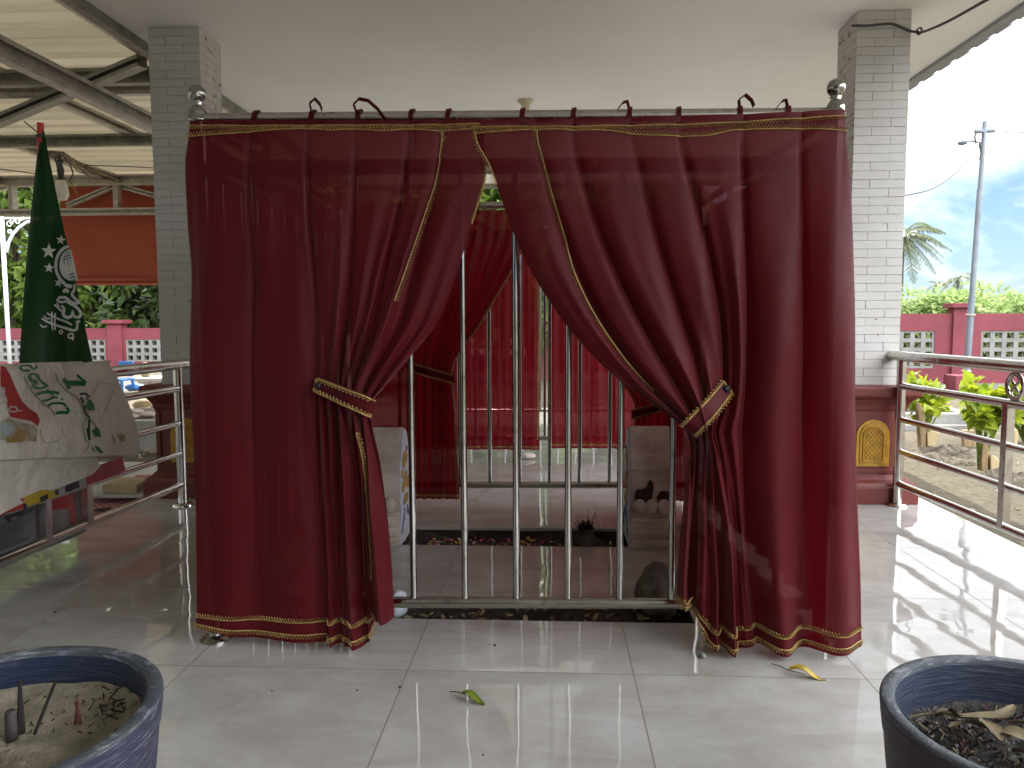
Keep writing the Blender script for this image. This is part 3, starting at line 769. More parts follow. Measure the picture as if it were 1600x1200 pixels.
# ---- curtains on the back of the cage and of the cage beyond it
def back_curtain(label, x_out, x_lead, x_tie, z_tie, zbot, ztop, ybase, thin=True, seed=1, closed=False, gap=None, nf=9, braid_m=None):
    uk = [0, .25, .5, .75, 1]
    def lin(a, b): return [a+(b-a)*t for t in uk]
    if closed:
        R_ = [lin(x_out, x_lead)]*5; zz = [ztop, ztop-(ztop-zbot)*.3, ztop-(ztop-zbot)*.6, zbot+.1, zbot]
    else:
        sgn = 1 if x_lead > x_out else -1
        bx = lambda e: [x_out, x_out+(x_tie-x_out)*.38, x_tie-sgn*.14, x_tie-sgn*.06, x_tie+sgn*e]
        top_ = lin(x_out, x_lead); ti = bx(0)
        R_ = [top_, [a*.93+b*.07 for a, b in zip(top_, ti)], [a*.42+b*.58 for a, b in zip(top_, ti)], ti, bx(.012), bx(.035)]
        zz = [ztop, ztop-.14, z_tie+.28, z_tie, z_tie-.15, zbot]
    vk = [(zz[0]-z)/(zz[0]-zz[-1]) for z in zz]
    def dep(U, V, s):
        D = .018*np.abs(np.sin(np.pi*U*nf+.4*np.sin(V*4+seed)))**.8*smooth01(0,.25,V)+.006*np.sin(2*np.pi*U*nf*1.7+seed+V*2)
        return D+.004*cloth_noise(U, V, s, 1, seed)
    P = Panel(uk, vk, R_, [[z]*5 for z in zz], dep, lambda X: ybase+0*X, nu=150, nv=80)
    c = P.at(.5, 1); root = thing('curtain', label, 'curtain', (c.x, c.y, 0), 'maroon curtains with gold braid around the graves')
    P.mesh('cloth', M['curtain_back'], root)
    mb = MB(); braid(mb, line_uv(P, [(0,.985),(.5,.985),(1,.985)], 140, .004), .012, .014, 1); mb.build('gold_braid', M['gold'], root)
    mb = MB(); braid(mb, line_uv(P, [(.99,.02),(.99,.3),(.99,.6),(.99,.95)], 90, .004), .008, .014, 1); mb.build('gold_braid', M['gold'], root)
    if not closed:
        sgn = 1 if x_lead > x_out else -1
        k1 = Vector((x_tie-sgn*.22, ybase-.03, z_tie+.05)); k2 = Vector((x_tie+sgn*.02, ybase-.05, z_tie-.02))
        mb = MB(); mb.ribbon([k1, k1.lerp(k2,.5)+Vector((0,-.03,0)), k2], (0,0,.05), .003); band = mb.build('tieback', M['curtain_back'], root)
        mb = MB()
        for dz in (-.02,.02): braid(mb, [k1+Vector((0,-.006,dz)), k1.lerp(k2,.5)+Vector((0,-.036,dz)), k2+Vector((0,-.006,dz))], .008, .014, 1)
        mb.build('gold_braid', M['gold'], band)
    for k in range(5):
        u = .08+.21*k; p = P.at(u, .01); mb = MB()
        pts = [p+Vector((0,-.004,0)), p+Vector((0,.0,.03))]+[Vector((p.x, p.y+.035+.022*math.cos(a), zt+.022*math.sin(a))) for a in (math.pi, 2.4, 1.57, .7, 0)]
        mb.ribbon(pts, (.014,0,0)); mb.build('tie_loop', M['curtain_back'], root)
    return root
yb = (BL[1]+BR[1])/2-.06
tieL = atY(706, 585, yb)
back_curtain('maroon curtain on the rear side of the cage, gathered behind the left gravestone', BL[0]+.05, atY(815,400,yb).x+.05, tieL.x, tieL.z, .055, zt-.03, yb, seed=2)
tieR = atY(985, 640, yb)
back_curtain('maroon curtain on the rear side of the cage, gathered behind the right gravestone', BR[0]-.02, atY(850,350,yb).x, tieR.x+.02, tieR.z, .055, zt-.03, yb, seed=5)
def side_curtain(label, A, B, side, seed):
    nu, nv_ = 150, 60; mb = MB(); A = Vector((*A, 0)); B = Vector((*B, 0)); d = (B-A).normalized(); nn = Vector((-d.y, d.x, 0))*side; ztp = zt-.03; zbt = .04
    vs = []
    for j in range(nv_):
        v = j/(nv_-1)
        for i in range(nu):
            u = i/(nu-1); o = .03+.020*abs(math.sin(math.pi*u*9+.3*math.sin(v*4+seed)))**.8*min(1, v*4)+.006*math.sin(u*60+seed+v*2)
            vs.append(A.lerp(B, u)+nn*o+Vector((0,0,ztp+(zbt-ztp)*v)))
    mb.add(vs, [(j*nu+i, (j+1)*nu+i, (j+1)*nu+i+1, j*nu+i+1) for j in range(nv_-1) for i in range(nu-1)])
    c = (A+B)/2; root = thing('curtain', label, 'curtain', (c.x, c.y, 0), 'maroon curtains with gold braid around the graves')
    mb.build('cloth', M['curtain_side'], root, smooth=True)
    mb = MB(); braid(mb, [vs[(nv_-2)*nu+i]+nn*.004 for i in range(nu)], .012, .014, 1, nrm=nn); mb.build('gold_braid', M['gold'], root)
side_curtain('closed maroon curtain on the left flank of the cage', (FL[0], FL[1]+.05), (BL[0], BL[1]-.05), 1, 1)
side_curtain('closed maroon curtain on the right flank of the cage', (FR[0], FR[1]+.05), (BR[0], BR[1]-.05), -1, 2)
yf2 = 5.26
hz = atY(800,702,yf2).z
xg1 = atY(843,600,yf2).x; xg2 = atY(856,600,yf2).x
back_curtain('bright red closed curtain furthest back, left of the narrow lit gap', -1.0, xg1, 0, 0, hz, zt-.03, yf2, seed=7, closed=True, nf=11)
back_curtain('bright red closed curtain furthest back, right of the narrow lit gap', .9, xg2, 0, 0, hz+.01, zt-.03, yf2+.006, seed=9, closed=True, nf=9)

# ------------------------------------------------------------------ gravestones, rocks, offerings
def profile_stone(label, x0, x1, yc, h, sgn, dep=.26):
    """upright slab: curvy outline in the Y-Z plane, extruded along X; painted broad face looks along sgn*X"""
    root = thing('gravestone', label, 'gravestone', ((x0+x1)/2, yc, 0), 'gravestones at the two ends of the grave')
    half = [(.50,-.02),(.50,.035),(.45,.04),(.46,.075),(.42,.085),(.43,.115),(.39,.125),(.36,.16),(.40,.175),(.43,.21),(.44,.26),(.46,.32),(.455,.36),(.41,.40),(.33,.44),(.27,.49),(.2,.53),(.1,.555)]
    k = h/.56; poly = [(0, yc-p*dep, z*k) for p, z in half]+[(0, yc+p*dep, z*k) for p, z in reversed(half)]
    mb = MB(); mb.prism([(x0, y, z) for _, y, z in poly], (x1-x0, 0, 0)); body = mb.build('slab', M['stone'], root, bevel=.005)
    xf = x1 if sgn > 0 else x0
    mb = MB(); mb.prism([(xf+sgn*.0015, yc+(y-yc)*.97, max(.004, z*.985)) for _, y, z in poly], (sgn*.004, 0, 0)); face = mb.build('painted_face', M['stone_face'], root)
    mb = MB()
    r = random.Random(3)
    for (fy, fz, s) in ((-.12,.40,.030),(.05,.41,.026),(-.2,.27,.022),(.02,.30,.03),(.2,.27,.022),(-.05,.2,.02),(-.27,.34,.016),(.12,.2,.018)):
        for q in range(6):
            a = q*1.047; cy, cz = yc+fy*dep+s*.75*math.cos(a), fz*k+s*.75*math.sin(a)
            mb.lathe((xf+sgn*.007, cy, cz), [(.0005,-.004),(s*.48,-.002),(s*.4,.002),(.0005,.004)], 8, Matrix.Rotation(math.pi/2, 3, 'Y'))
    mb.build('gold_flowers', M['gold_paint'], face)
    bl = mat('grey_blue_line', (.16,.20,.30), .7)
    for p in range(9):
        y = yc+r.uniform(-.36,.36)*dep; z = r.uniform(.1,.5)*k; mb = MB(); mb.box((xf+sgn*.007, y, z), (.004, .006, r.uniform(.01,.03)), Matrix.Rotation(r.uniform(-1,1), 3, 'X')); mb.build('dark_ornament', bl, face)
    for s in (-1, 1): mb = MB(); mb.tube([(xf+sgn*.007, yc+s*.40*dep, .05*k), (xf+sgn*.007, yc+s*.1*dep, .16*k)], .004, 5); mb.build('dark_ornament', bl, face)
    # front edge facing the path: carved ledges and places where the plaster has fallen off
    mb = MB(); yb_ = yc-.445*dep
    w = x1-x0
    for (cx, cz, sx, sz, n, sd) in ((.30,.245,.20,.035,11,1),(.78,.24,.16,.03,10,2),(.46,.285,.07,.028,8,3)):
        r2 = random.Random(sd+int(x0*100)); c = (x0+cx*w, 0, cz*k)
        poly2 = [(c[0]+sx*w*(.8+.5*r2.random())*math.cos(a), yb_-.012-(0 if cz>.27 else -.004), c[2]+sz*(.7+.6*r2.random())*math.sin(a)) for a in [2*math.pi*i/n for i in range(n)]]
        mb.prism(poly2, (0, .03, 0))
    if sgn < 0: mb.build('plaster_loss', M['peel'], root)
    for f_, zz, hh_ in ((.505,.03,.012),(.465,.079,.01),(.40,.130,.01),(.455,.372,.006)):
        mb = MB(); mb.bb((x0+.002, yc-f_*dep-.012, zz*k-hh_), (x1-.002, yc-f_*dep+.02, zz*k+hh_)); mb.build('ledge', M['stone'], root, bevel=.003)
    for q in range(3):
        cx_ = x0+w*(.22+.28*q); mb = MB(); mb.lathe((cx_, yc-.42*dep, .20*k), [(.001,-.034),(.5*w*.26,-.03),(.5*w*.36,0),(.5*w*.24,.026),(.001,.036)], 10); mb.build('carved_petal', M['stone'], root, smooth=True)
    return root
a = atY(985, 852, 3.1); b = atY(1050, 852, 3.1); hh = atY(1015, 672, 3.1).z
profile_stone('chipped right gravestone with plaster fallen off its front edge', a.x, b.x+.005, 3.235, hh, -1)
a = atY(560, 850, 3.1); b = atY(623, 850, 3.1)
profile_stone('left gravestone with a white and blue face painted with gold flowers', a.x, b.x, 3.235, hh-.01, 1)

def rock(name, label, cat, c, r, sx=(1,1,1), m='rock', seed=1, group=None, sub=4):
    import bmesh
    from mathutils import noise
    bm = bmesh.new(); bmesh.ops.create_icosphere(bm, subdivisions=sub, radius=1)
    off = Vector((seed*7.3, seed*3.1, seed))
    for v in bm.verts:
        d = 1+.22*noise.noise(v.co*1.3+off)+.07*noise.noise(v.co*4+off)+.03*noise.noise(v.co*11+off); v.co = Vector((v.co.x*sx[0], v.co.y*sx[1], v.co.z*sx[2]))*d*r
    me = bpy.data.meshes.new(name); bm.to_mesh(me); bm.free(); me.materials.append(M[m]); me.polygons.foreach_set('use_smooth', [True]*len(me.polygons))
    o = bpy.data.objects.new(name, me); col.objects.link(o); o.location = c; tag(o, label, cat, group); return o
yk = PIT1[2]+.12
c = atY(1030, 922, yk); rock('rock', 'rough dark rock in the open strip under the right end of the front rail', 'rock', (c.x, yk, c.z-.005), .088, (.85,.8,1.0), seed=3)
c = atY(622, 940, yk); rock('rock', 'small pale grey rock in the open strip under the left end of the front rail', 'rock', (c.x, yk, c.z-.01), .04, (.8,.9,1.2), 'stone_face', 5)

# incense pot in the far strip
yp = 3.22; c = atY(915, 850, yp)
root = thing('incense_pot', 'small dark clay incense pot full of burnt sticks beside the right gravestone', 'pot', (c.x, yp, -.07))
mb = MB(); mb.lathe((c.x, yp, -.075), [(.03,0),(.045,.02),(.052,.05),(.046,.085),(.032,.10),(.030,.108),(.036,.125),(.033,.126),(.026,.11)], 24); mb.build('jar', M['terracotta_dark'], root, smooth=True)
mb = MB(); r = random.Random(2)
for k in range(70):
    a_ = r.uniform(0, 6.28); q = r.uniform(0, .025); h = r.uniform(.02,.06); p = Vector((c.x+q*math.cos(a_), yp+q*math.sin(a_), .03))
    mb.tube([p, p+Vector((math.cos(a_)*q*.7+r.uniform(-.006,.006), math.sin(a_)*q*.7, h))], .0016, 4)
for dx, h in ((.012,.115),(.04,.10)): mb.tube([(c.x+dx*.3, yp, .03), (c.x+dx, yp, .02+h)], .0013, 4)
mb.build('incense_sticks', M['incense_dark'], root)['kind'] = 'stuff'

# petals and litter on the soil strips
def litter(name, label, cat, p, n, mats, size, zb, seed):
    mb = MB(); r = random.Random(seed)
    for i in range(n):
        x = r.uniform(p[0]+.02, p[1]-.02); y = r.uniform(p[2]+.01, p[3]-.01)
        if name == 'flower_petals': x = r.gauss((p[0]*.55+p[1]*.45), .17); x = min(max(x, p[0]+.03), p[1]-.03); y = r.uniform(p[2]+.02, p[2]+.16)
        s = r.uniform(*size); e = Euler((r.uniform(-.6,.6), r.uniform(-.6,.6), r.uniform(0,6.3))).to_matrix(); c_ = Vector((x, y, zb+r.uniform(.0,.025)))
        q = [(-s,0,0),(-.4*s,-.45*s,.1*s),(.5*s,-.4*s,.15*s),(s,0,0),(.5*s,.4*s,.15*s),(-.4*s,.45*s,.1*s)]
        mb.mi = r.randrange(len(mats)); mb.add([e @ Vector(v)+c_ for v in q], [(0,1,2,3,4,5)])
    o = mb.build(name, mats, None); tag(o, label, cat, None, 'stuff'); return o
pm = [mat('pink_petal', (.45,.03,.12), .7), mat('yellow_petal', (.50,.33,.05), .7), mat('pale_petal', (.40,.30,.24), .7)]
litter('flower_petals', 'scattered pink and yellow flower petals in the dark strip between the gravestones', 'petals', PIT2, 170, pm, (.006,.014), -.03, 4)
litter('dry_litter', 'brown dry leaf litter in the dark strip under the front rail', 'leaf litter', PIT1, 150, [M['dry_leaf'], M['incense_dark'], M['wood_brown']], (.006,.02), -.035, 5)

# ------------------------------------------------------------------ small things on the floor
def fallen_leaf(label, p0, p1, stem, m, wid, curl):
    a, b = atZ(*p0, 0), atZ(*p1, 0); s = atZ(*stem, 0); d = b-a; n = Vector((-d.y, d.x, 0)).normalized()
    root = thing('fallen_leaf', label, 'leaf', tuple((a+b)/2))
    mb = MB(); k = 12; vs = []
    for i in range(k+1):
        t = i/k; w = wid*math.sin(math.pi*min(1, t*.93+.05))**.75; c_ = a.lerp(b, t)+Vector((0,0,.006+curl*.012*math.sin(t*5.2)))
        for q in (-1, -.5, 0, .5, 1): vs.append(c_+n*w*q+Vector((0,0,abs(q)**1.5*wid*.55+.0008)))
    fs = [(i*5+j, i*5+j+1, (i+1)*5+j+1, (i+1)*5+j) for i in range(k) for j in range(4)]
    top = [Vector(v) for v in vs]; nb_ = len(vs)
    mb.add(vs+[v-Vector((0,0,.0008)) for v in top], fs+[tuple(nb_+i for i in reversed(f)) for f in fs])
    mb.build('blade', m, root, smooth=True)
    mb = MB(); mb.tube([s+Vector((0,0,.004)), s.lerp(a,.5)+Vector((0,0,.008)), a+Vector((0,0,.008)), a.lerp(b,.45)+Vector((0,0,.0075))], [.0012,.0013,.0012,.0006], 5); mb.build('stalk', M['incense_dark'], root)
fallen_leaf('yellow fallen leaf lying on the tiles before the right curtain', (1232,1052), (1290,1064), (1206,1039), M['leaf_yellow'], .013, 1)
fallen_leaf('green fallen leaf lying on the middle of the front tiles', (722,1088), (757,1103), (703,1083), M['leaf_green'], .011, .6)
c = atZ(1098, 1027, 0); rock('pebble', 'small dark pebble on the tile below the right tied curtain', 'pebble', (c.x, c.y, .006), .011, (.85,1.3,.65), 'concrete', 2, sub=2)
dots = [(532,1010),(519,1012),(765,1008),(773,1009),(625,1074),(558,1079),(425,1080),(755,1180),(1308,800),(1302,806),(1390,850),(1397,852),(870,866),(845,872),(846,826),(885,808),(850,818),(70,975),(86,957)]
mb = MB(); r = random.Random(8)
for (x, y) in dots:
    c = atZ(x, y, 0); s = r.uniform(.002,.0045); mb.box((c.x, c.y, s*.5), (s*1.6, s*1.3, s), Matrix.Rotation(r.uniform(0,3), 3, 'Z'), .6)
for k in range(60):
    x, y = r.uniform(-1.7,1.6), r.uniform(1.2,5); s = r.uniform(.0008,.002)
    if not inpit(x, y): mb.box((x, y, s*.5), (s*1.6, s*1.3, s), Matrix.Rotation(r.uniform(0,3), 3, 'Z'), .6)
tag(mb.build('floor_specks', M['soil']), 'tiny dark specks of dirt strewn over the pale tiles', 'dirt', None, 'stuff')
o = rock('shoe_stone', 'pale stone weight at the hem of the furthest closed curtain', 'stone', tuple(atZ(822,712,.02)), .06, (1.1,.7,.4), 'stone', 4, sub=3); o.name = 'stone_weight'

# ------------------------------------------------------------------ two big pots
def big_pot(label, cx, cy, rad, h, mo, fill_z, fm):
    root = thing('plant_pot', label, 'pot', (cx, cy, 0))
    wob = lambda j, n, s: 1+.006*math.sin(3*2*math.pi*j/n+s)
    def lat(prof, name, m, par, n=96):
        mb = MB(); vs = []
        for r_, z in prof:
            for j in range(n):
                a = 2*math.pi*j/n; q = r_*wob(j, n, z*9); vs.append((cx+q*math.cos(a), cy+q*math.sin(a), z))
        k = len(prof); mb.add(vs, [(i*n+j, i*n+(j+1)%n, (i+1)*n+(j+1)%n, (i+1)*n+j) for i in range(k-1) for j in range(n)])
        return mb.build(name, m, par, smooth=True)
    body = lat([(.001,.012),(rad*.66,.012),(rad*.67,0),(rad*.70,.004),(rad*.78,h*.2),(rad*.85,h*.38),(rad*.915,h*.55),(rad*.945,h*.70),(rad*.962,h*.80),(rad*.964,h*.83),(rad*.978,h*.86),(rad*.992,h*.93),(rad*1.0,h*.985)], 'body', mo, root)
    lat([(rad*1.0,h*.985),(rad*.997,h*.994),(rad*.985,h*1.0),(rad*.925,h*1.002),(rad*.905,h*.994),(rad*.898,h*.975)], 'rim', M['pot_rim'], root)
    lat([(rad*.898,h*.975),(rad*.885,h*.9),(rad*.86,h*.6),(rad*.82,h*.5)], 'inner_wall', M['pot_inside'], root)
    n = 60; mb = MB(); vs = [(cx, cy, fill_z+.012)]
    rr = random.Random(int(cx*100))
    rings = 22
    for i in range(1, rings+1):
        for j in range(n):
            a = 2*math.pi*j/n; q = rad*.88*i/rings; vs.append((cx+q*math.cos(a), cy+q*math.sin(a), fill_z+.010*math.sin(q*25+a*2)*math.cos(a)+rr.uniform(-.003,.003)+.012*(i/rings)**4))
    fs = [(0, 1+j, 1+(j+1)%n) for j in range(n)]+[(1+(i*n)+j, 1+((i+1)*n)+j, 1+((i+1)*n)+(j+1)%n, 1+(i*n)+(j+1)%n) for i in range(rings-1) for j in range(n)]
    mb.add(vs, fs); mb.build('filling', fm, root, smooth=True)
    return root
PH = .36
def pot_at(edge_px, back_px, rad, sg):
    e = atZ(*edge_px, PH); m_ = e.x/e.y; yc = atZ(*back_px, PH).y-rad
    return m_*yc+sg*rad*math.sqrt(1+m_*m_), yc, rad
LPX, LPY, LPR = pot_at((257,1060), (140,1008), .24, -1)
big_pot('worn purple blue pot holding grey sand at the lower left', LPX, LPY, LPR, PH, M['pot_blue'], PH-.066, M['sand'])
RPX, RPY, RPR = pot_at((1373,1062), (1505,1022), .215, 1)
M['gravel'] = mat('dark_gravel', (.11,.105,.10), .9, 0, .75, 60, bump=.012, bscale=110)
big_pot('dark brown pot with a grey rim holding dry leaves at the lower right', RPX, RPY, RPR, PH, M['pot_brown'], PH-.082, M['gravel'])
SZ = PH-.062
def stick(name, label, cat, p0, p1, r, m, n=6):
    mb = MB(); mb.tube([p0, p1], r, n); o = mb.build(name, m, None, base=p0); return tag(o, label, cat)
def inpot(px, py, z=SZ): return atZ(px, py, z)
p = inpot(55,1158); q = inpot(88,1092); stick('incense_stick', 'thin black burnt stick lying aslant in the sand of the left pot', 'stick', p+Vector((0,0,.012)), q+Vector((0,0,.03)), .0028, M['incense_dark'])
p = inpot(33,1146)
stick('incense_stick', 'upright grey incense stump standing in the sand of the left pot', 'stick', p, p+Vector((0,.004,.085)), [.006,.002], M['incense_dark'])
mb = MB(); mb.lathe(p+Vector((-.006,-.012,-.004)), [(.0082,0),(.0086,.02),(.0078,.043),(.0065,.047),(.001,.045)], 12); o = mb.build('candle_stub', mat('grey_wax', (.06,.047,.047), .7), None, smooth=True, base=p); tag(o, 'short grey candle stub beside the upright incense stump', 'candle')
mb = MB(); rr = random.Random(1)
for k in range(7): mb.tube([p+Vector((-.006+rr.uniform(-.008,.008),-.016,-.004)), p+Vector((-.006+rr.uniform(-.02,.02),-.03,-.012))], .0012, 4)
o = mb.build('incense_stubs', M['incense'], None, base=p); tag(o, 'red incense stubs bunched at the foot of the candle stub', 'incense')
p = inpot(123,1125); mb = MB()
for k in range(5): mb.tube([p+Vector((rr.uniform(-.006,.006),rr.uniform(-.004,.004),-.006)), p+Vector((rr.uniform(-.005,.008),0,rr.uniform(.018,.04)))], .0017, 4)
o = mb.build('incense_stubs', M['incense'], None, base=p); tag(o, 'small red incense bundle standing alone in mid sand', 'incense')
mb = MB()
for k in range(55):
    p = inpot(rr.gauss(178,16), rr.gauss(1098,14)); a_ = rr.uniform(0,6.28); l = rr.uniform(.008,.03)
    mb.mi = rr.randrange(2); mb.tube([p+Vector((0,0,.004)), p+Vector((l*math.cos(a_), l*math.sin(a_), rr.uniform(.004,.018)))], .0013, 4)
for k in range(60):
    p = inpot(rr.uniform(20,215), rr.uniform(1085,1150)); a_ = rr.uniform(0,6.28); l = rr.uniform(.003,.009)
    mb.mi = rr.randrange(2); mb.tube([p+Vector((0,0,.002)), p+Vector((l*math.cos(a_), l*math.sin(a_), rr.uniform(.002,.008)))], .0011, 4)
o = mb.build('dry_straw', [M['incense_dark'], M['dry_leaf']], None); tag(o, 'dry straw and broken stalks scattered on the sand of the left pot', 'straw', None, 'stuff')
# dry leaves in the right pot
def dry_leaf(label, pts, w, m, zoff, tw):
    P = [inpot(x, y+10)+Vector((0,0,z*.75+zoff-.008)) for x, y, z in pts]
    mb = MB(); k = 14; vs = []
    for i in range(k+1):
        t = i/k; c_ = Vector([pchip(np.linspace(0,1,len(P)), [q[j] for q in P], t) for j in range(3)])
        c2 = Vector([pchip(np.linspace(0,1,len(P)), [q[j] for q in P], min(1,t+.01)) for j in range(3)]); c1 = Vector([pchip(np.linspace(0,1,len(P)), [q[j] for q in P], max(0,t-.01)) for j in range(3)])
        d = (c2-c1).normalized(); n = d.cross(Vector((0,0,1))).normalized(); up = n.cross(d); a_ = tw*t+.3; ww = w*math.sin(math.pi*(t*.94+.03))**.6
        for q in (-1,-.4,.3,1): vs.append(c_+(n*math.cos(a_)+up*math.sin(a_))*ww*q+up*ww*.35*q*q)
    nv_ = len(vs); fs = [(i*4+j, i*4+j+1, (i+1)*4+j+1, (i+1)*4+j) for i in range(k) for j in range(3)]
    mb.add(vs+[v-Vector((0,0,.0008)) for v in vs], fs+[tuple(nv_+i for i in reversed(f)) for f in fs])
    o = mb.build('dry_leaf', m, None, smooth=True, base=P[0]); tag(o, label, 'dry leaf', 'dry leaves in the right pot')
dm = [mat('dry_leaf_tan', (.24,.195,.11), .7, 0, .45, 30), mat('dry_leaf_brown', (.16,.11,.05), .7, 0, .45, 30), mat('dry_leaf_pink', (.24,.15,.115), .7, 0, .4, 30)]
dry_leaf('long narrow tan leaf along the back of the leaf heap', [(1424,1115,.012),(1465,1112,.014),(1512,1116,.012)], .008, dm[0], .004, .4)
dry_leaf('folded tan leaf standing up at the back of the leaf heap', [(1462,1116,.010),(1480,1112,.02),(1500,1118,.010)], .012, dm[0], .006, .5)
dry_leaf('broad tan leaf across the middle of the leaf heap', [(1484,1118,.016),(1520,1120,.018),(1560,1122,.022),(1585,1110,.03)], .012, dm[0], .004, -.4)
dry_leaf('pale curled leaf in front of the broad tan leaf', [(1484,1130,.012),(1510,1126,.016),(1545,1134,.014)], .012, dm[0], .003, .5)
dry_leaf('brown cupped leaf at the front of the leaf heap', [(1538,1126,.018),(1550,1140,.016),(1562,1152,.01)], .017, dm[1], .006, .2)
dry_leaf('tan leaf with a twisted tip at the right edge of the heap', [(1560,1140,.012),(1582,1144,.016),(1610,1150,.012)], .013, dm[0], .004, -.9)
dry_leaf('brown leaf leaning on the far right of the heap', [(1575,1128,.015),(1600,1134,.02),(1630,1136,.016)], .014, dm[1], .006, .3)
dry_leaf('pinkish leaf flake at the front right of the pot', [(1585,1166,.008),(1600,1172,.014),(1625,1178,.01)], .016, dm[2], .003, .2)
dry_leaf('small pinkish flake at the left of the gravel', [(1452,1128,.006),(1462,1130,.01)], .007, dm[2], .003, .2)
mb = MB()
for k in range(900):
    a_ = rr.uniform(0,6.28); q = RPR*.82*math.sqrt(rr.random()); c = Vector((RPX+q*math.cos(a_), RPY+q*math.sin(a_), PH-.080+rr.uniform(0,.006)))
    if rr.random() < .55:
        s = rr.uniform(.0012,.004); mb.mi = rr.choice((0,0,1,3)); mb.box(c, (s*2,s*1.5,s), Euler((rr.uniform(-.6,.6),rr.uniform(-.6,.6),rr.uniform(0,3))).to_matrix(), .6)
    else:
        l = rr.uniform(.005,.02); b_ = rr.uniform(0,6.28); mb.mi = rr.choice((2,3,1,3,3)); mb.tube([c, c+Vector((l*math.cos(b_), l*math.sin(b_), rr.uniform(.002,.014)))], .0013, 4)
o = mb.build('pot_litter', [M['concrete'], M['dry_leaf'], M['incense'], M['incense_dark']], None); tag(o, 'gravel, twigs and red incense bits filling the right pot', 'litter', None, 'stuff')

# ------------------------------------------------------------------ stainless balustrades on both sides
ZR = [.76, .625, .475, .305, .115]
def balustrade(label, x0, y0, x1, y1, zs, posts2, rings):
    d = Vector((x1-x0, y1-y0, 0)); ln = d.length; d.normalize()
    root = thing('balustrade', label, 'railing', (x0, y0, 0), 'stainless balustrades along the sides of the pavilion')
    S = Vector((x0, y0, 0))
    mb = MB(); mb.tube([S+Vector((0,0,zs[0]))-d*.26, S+d*ln+Vector((0,0,zs[0]))], .0255, 20); hr = mb.build('handrail', M['steel_rail'], root, smooth=True, ang=R(50))
    mb = MB(); rot = d.to_track_quat('Z','Y').to_matrix(); mb.lathe(S+Vector((0,0,zs[0]))-d*.262, [(.001,0),(.05,0),(.052,.006),(.045,.014),(.03,.018),(.026,.022)], 24, rot); mb.build('wall_flange', M['steel_rail'], hr, smooth=True, ang=R(50))
    mb = MB(); mb.tube([S, S+Vector((0,0,zs[0]))], .0225, 18); post = mb.build('post', M['steel_rail'], root, smooth=True, ang=R(50))
    mb = MB(); mb.lathe(S, [(.05,0),(.05,.006),(.042,.013),(.024,.018)], 24); mb.build('flange', M['steel_rail'], post, smooth=True, ang=R(50))
    for i, z in enumerate(zs[1:]):
        mb = MB(); mb.tube([S+Vector((0,0,z))-d*.012, S+d*ln+Vector((0,0,z))], (.0175, .0145, .0145, .0175)[i], 14); mb.build('rail', M['steel_rail'], root, smooth=True, ang=R(50))
    for t in posts2:
        mb = MB(); p = S+d*t; mb.box(p+Vector((0,0,(zs[1]+zs[4])/2)), (.034,.034,zs[1]-zs[4]), Matrix.Rotation(math.atan2(d.y, d.x), 3, 'Z')); mb.build('baluster', M['steel_rail'], root, bevel=.003)
    for t in rings:
        mb = MB(); c_ = S+d*t+Vector((0,0,(zs[0]+zs[1])/2-.004))
        for rad in (.048,):
            mb.tube([c_+d*rad*math.cos(a)+Vector((0,0,rad*math.sin(a))) for a in [2*math.pi*i/28 for i in range(29)]], .008, 8)
        for k in range(4):
            a0 = k*math.pi/2; mb.tube([c_+d*.02*math.cos(a)*1+d*.022*math.cos(a0)+Vector((0,0,.022*math.sin(a0)+.02*math.sin(a))) for a in [2*math.pi*i/14 for i in range(15)]], .0035, 6)
        mb.build('ring_ornament', M['steel_dull'], root, smooth=True)
    return root
p = atZ(1401, 790, 0); e = atZ(1567, 823, ZR[4])
zr_ = [atY(1400, y, p.y).z for y in (557, 603, 655, 705, 755)]
dR = Vector((e.x-p.x, e.y-p.y, 0)); LR = dR.length; dR.normalize()
ringt = (atX(1600, 600, p.x+.08).y-p.y)/dR.y
balustrade('stainless balustrade beside the sunny garden, running from the right column', p.x, p.y, p.x+dR.x*4.6, p.y+dR.y*4.6, zr_, [LR, LR+.32, LR+1.5], [ringt-.0, ringt+.7])
p = atZ(286, 790, 0); e = atZ(60, 848, ZR[4])
zl_ = [atY(286, y, p.y).z for y in (570, 607, 661, 708, 757)]
dL = Vector((e.x-p.x, e.y-p.y, 0)).normalized()
def tl(px, py): q = atZ(px, py, zl_[4]); return (Vector((q.x-p.x, q.y-p.y, 0))).dot(dL)
BALX, BALY, BALD = p.x, p.y, dL
balustrade('stainless balustrade carrying the folded banner, running from the left column', p.x, p.y, p.x+dL.x*4.2, p.y+dL.y*4.2, zl_, [tl(130,818), tl(70,845), 2.3, 2.6], [])

# ------------------------------------------------------------------ folded banner over the left balustrade
def rail_xy(t): return BALX+BALD.x*t, BALY+BALD.y*t
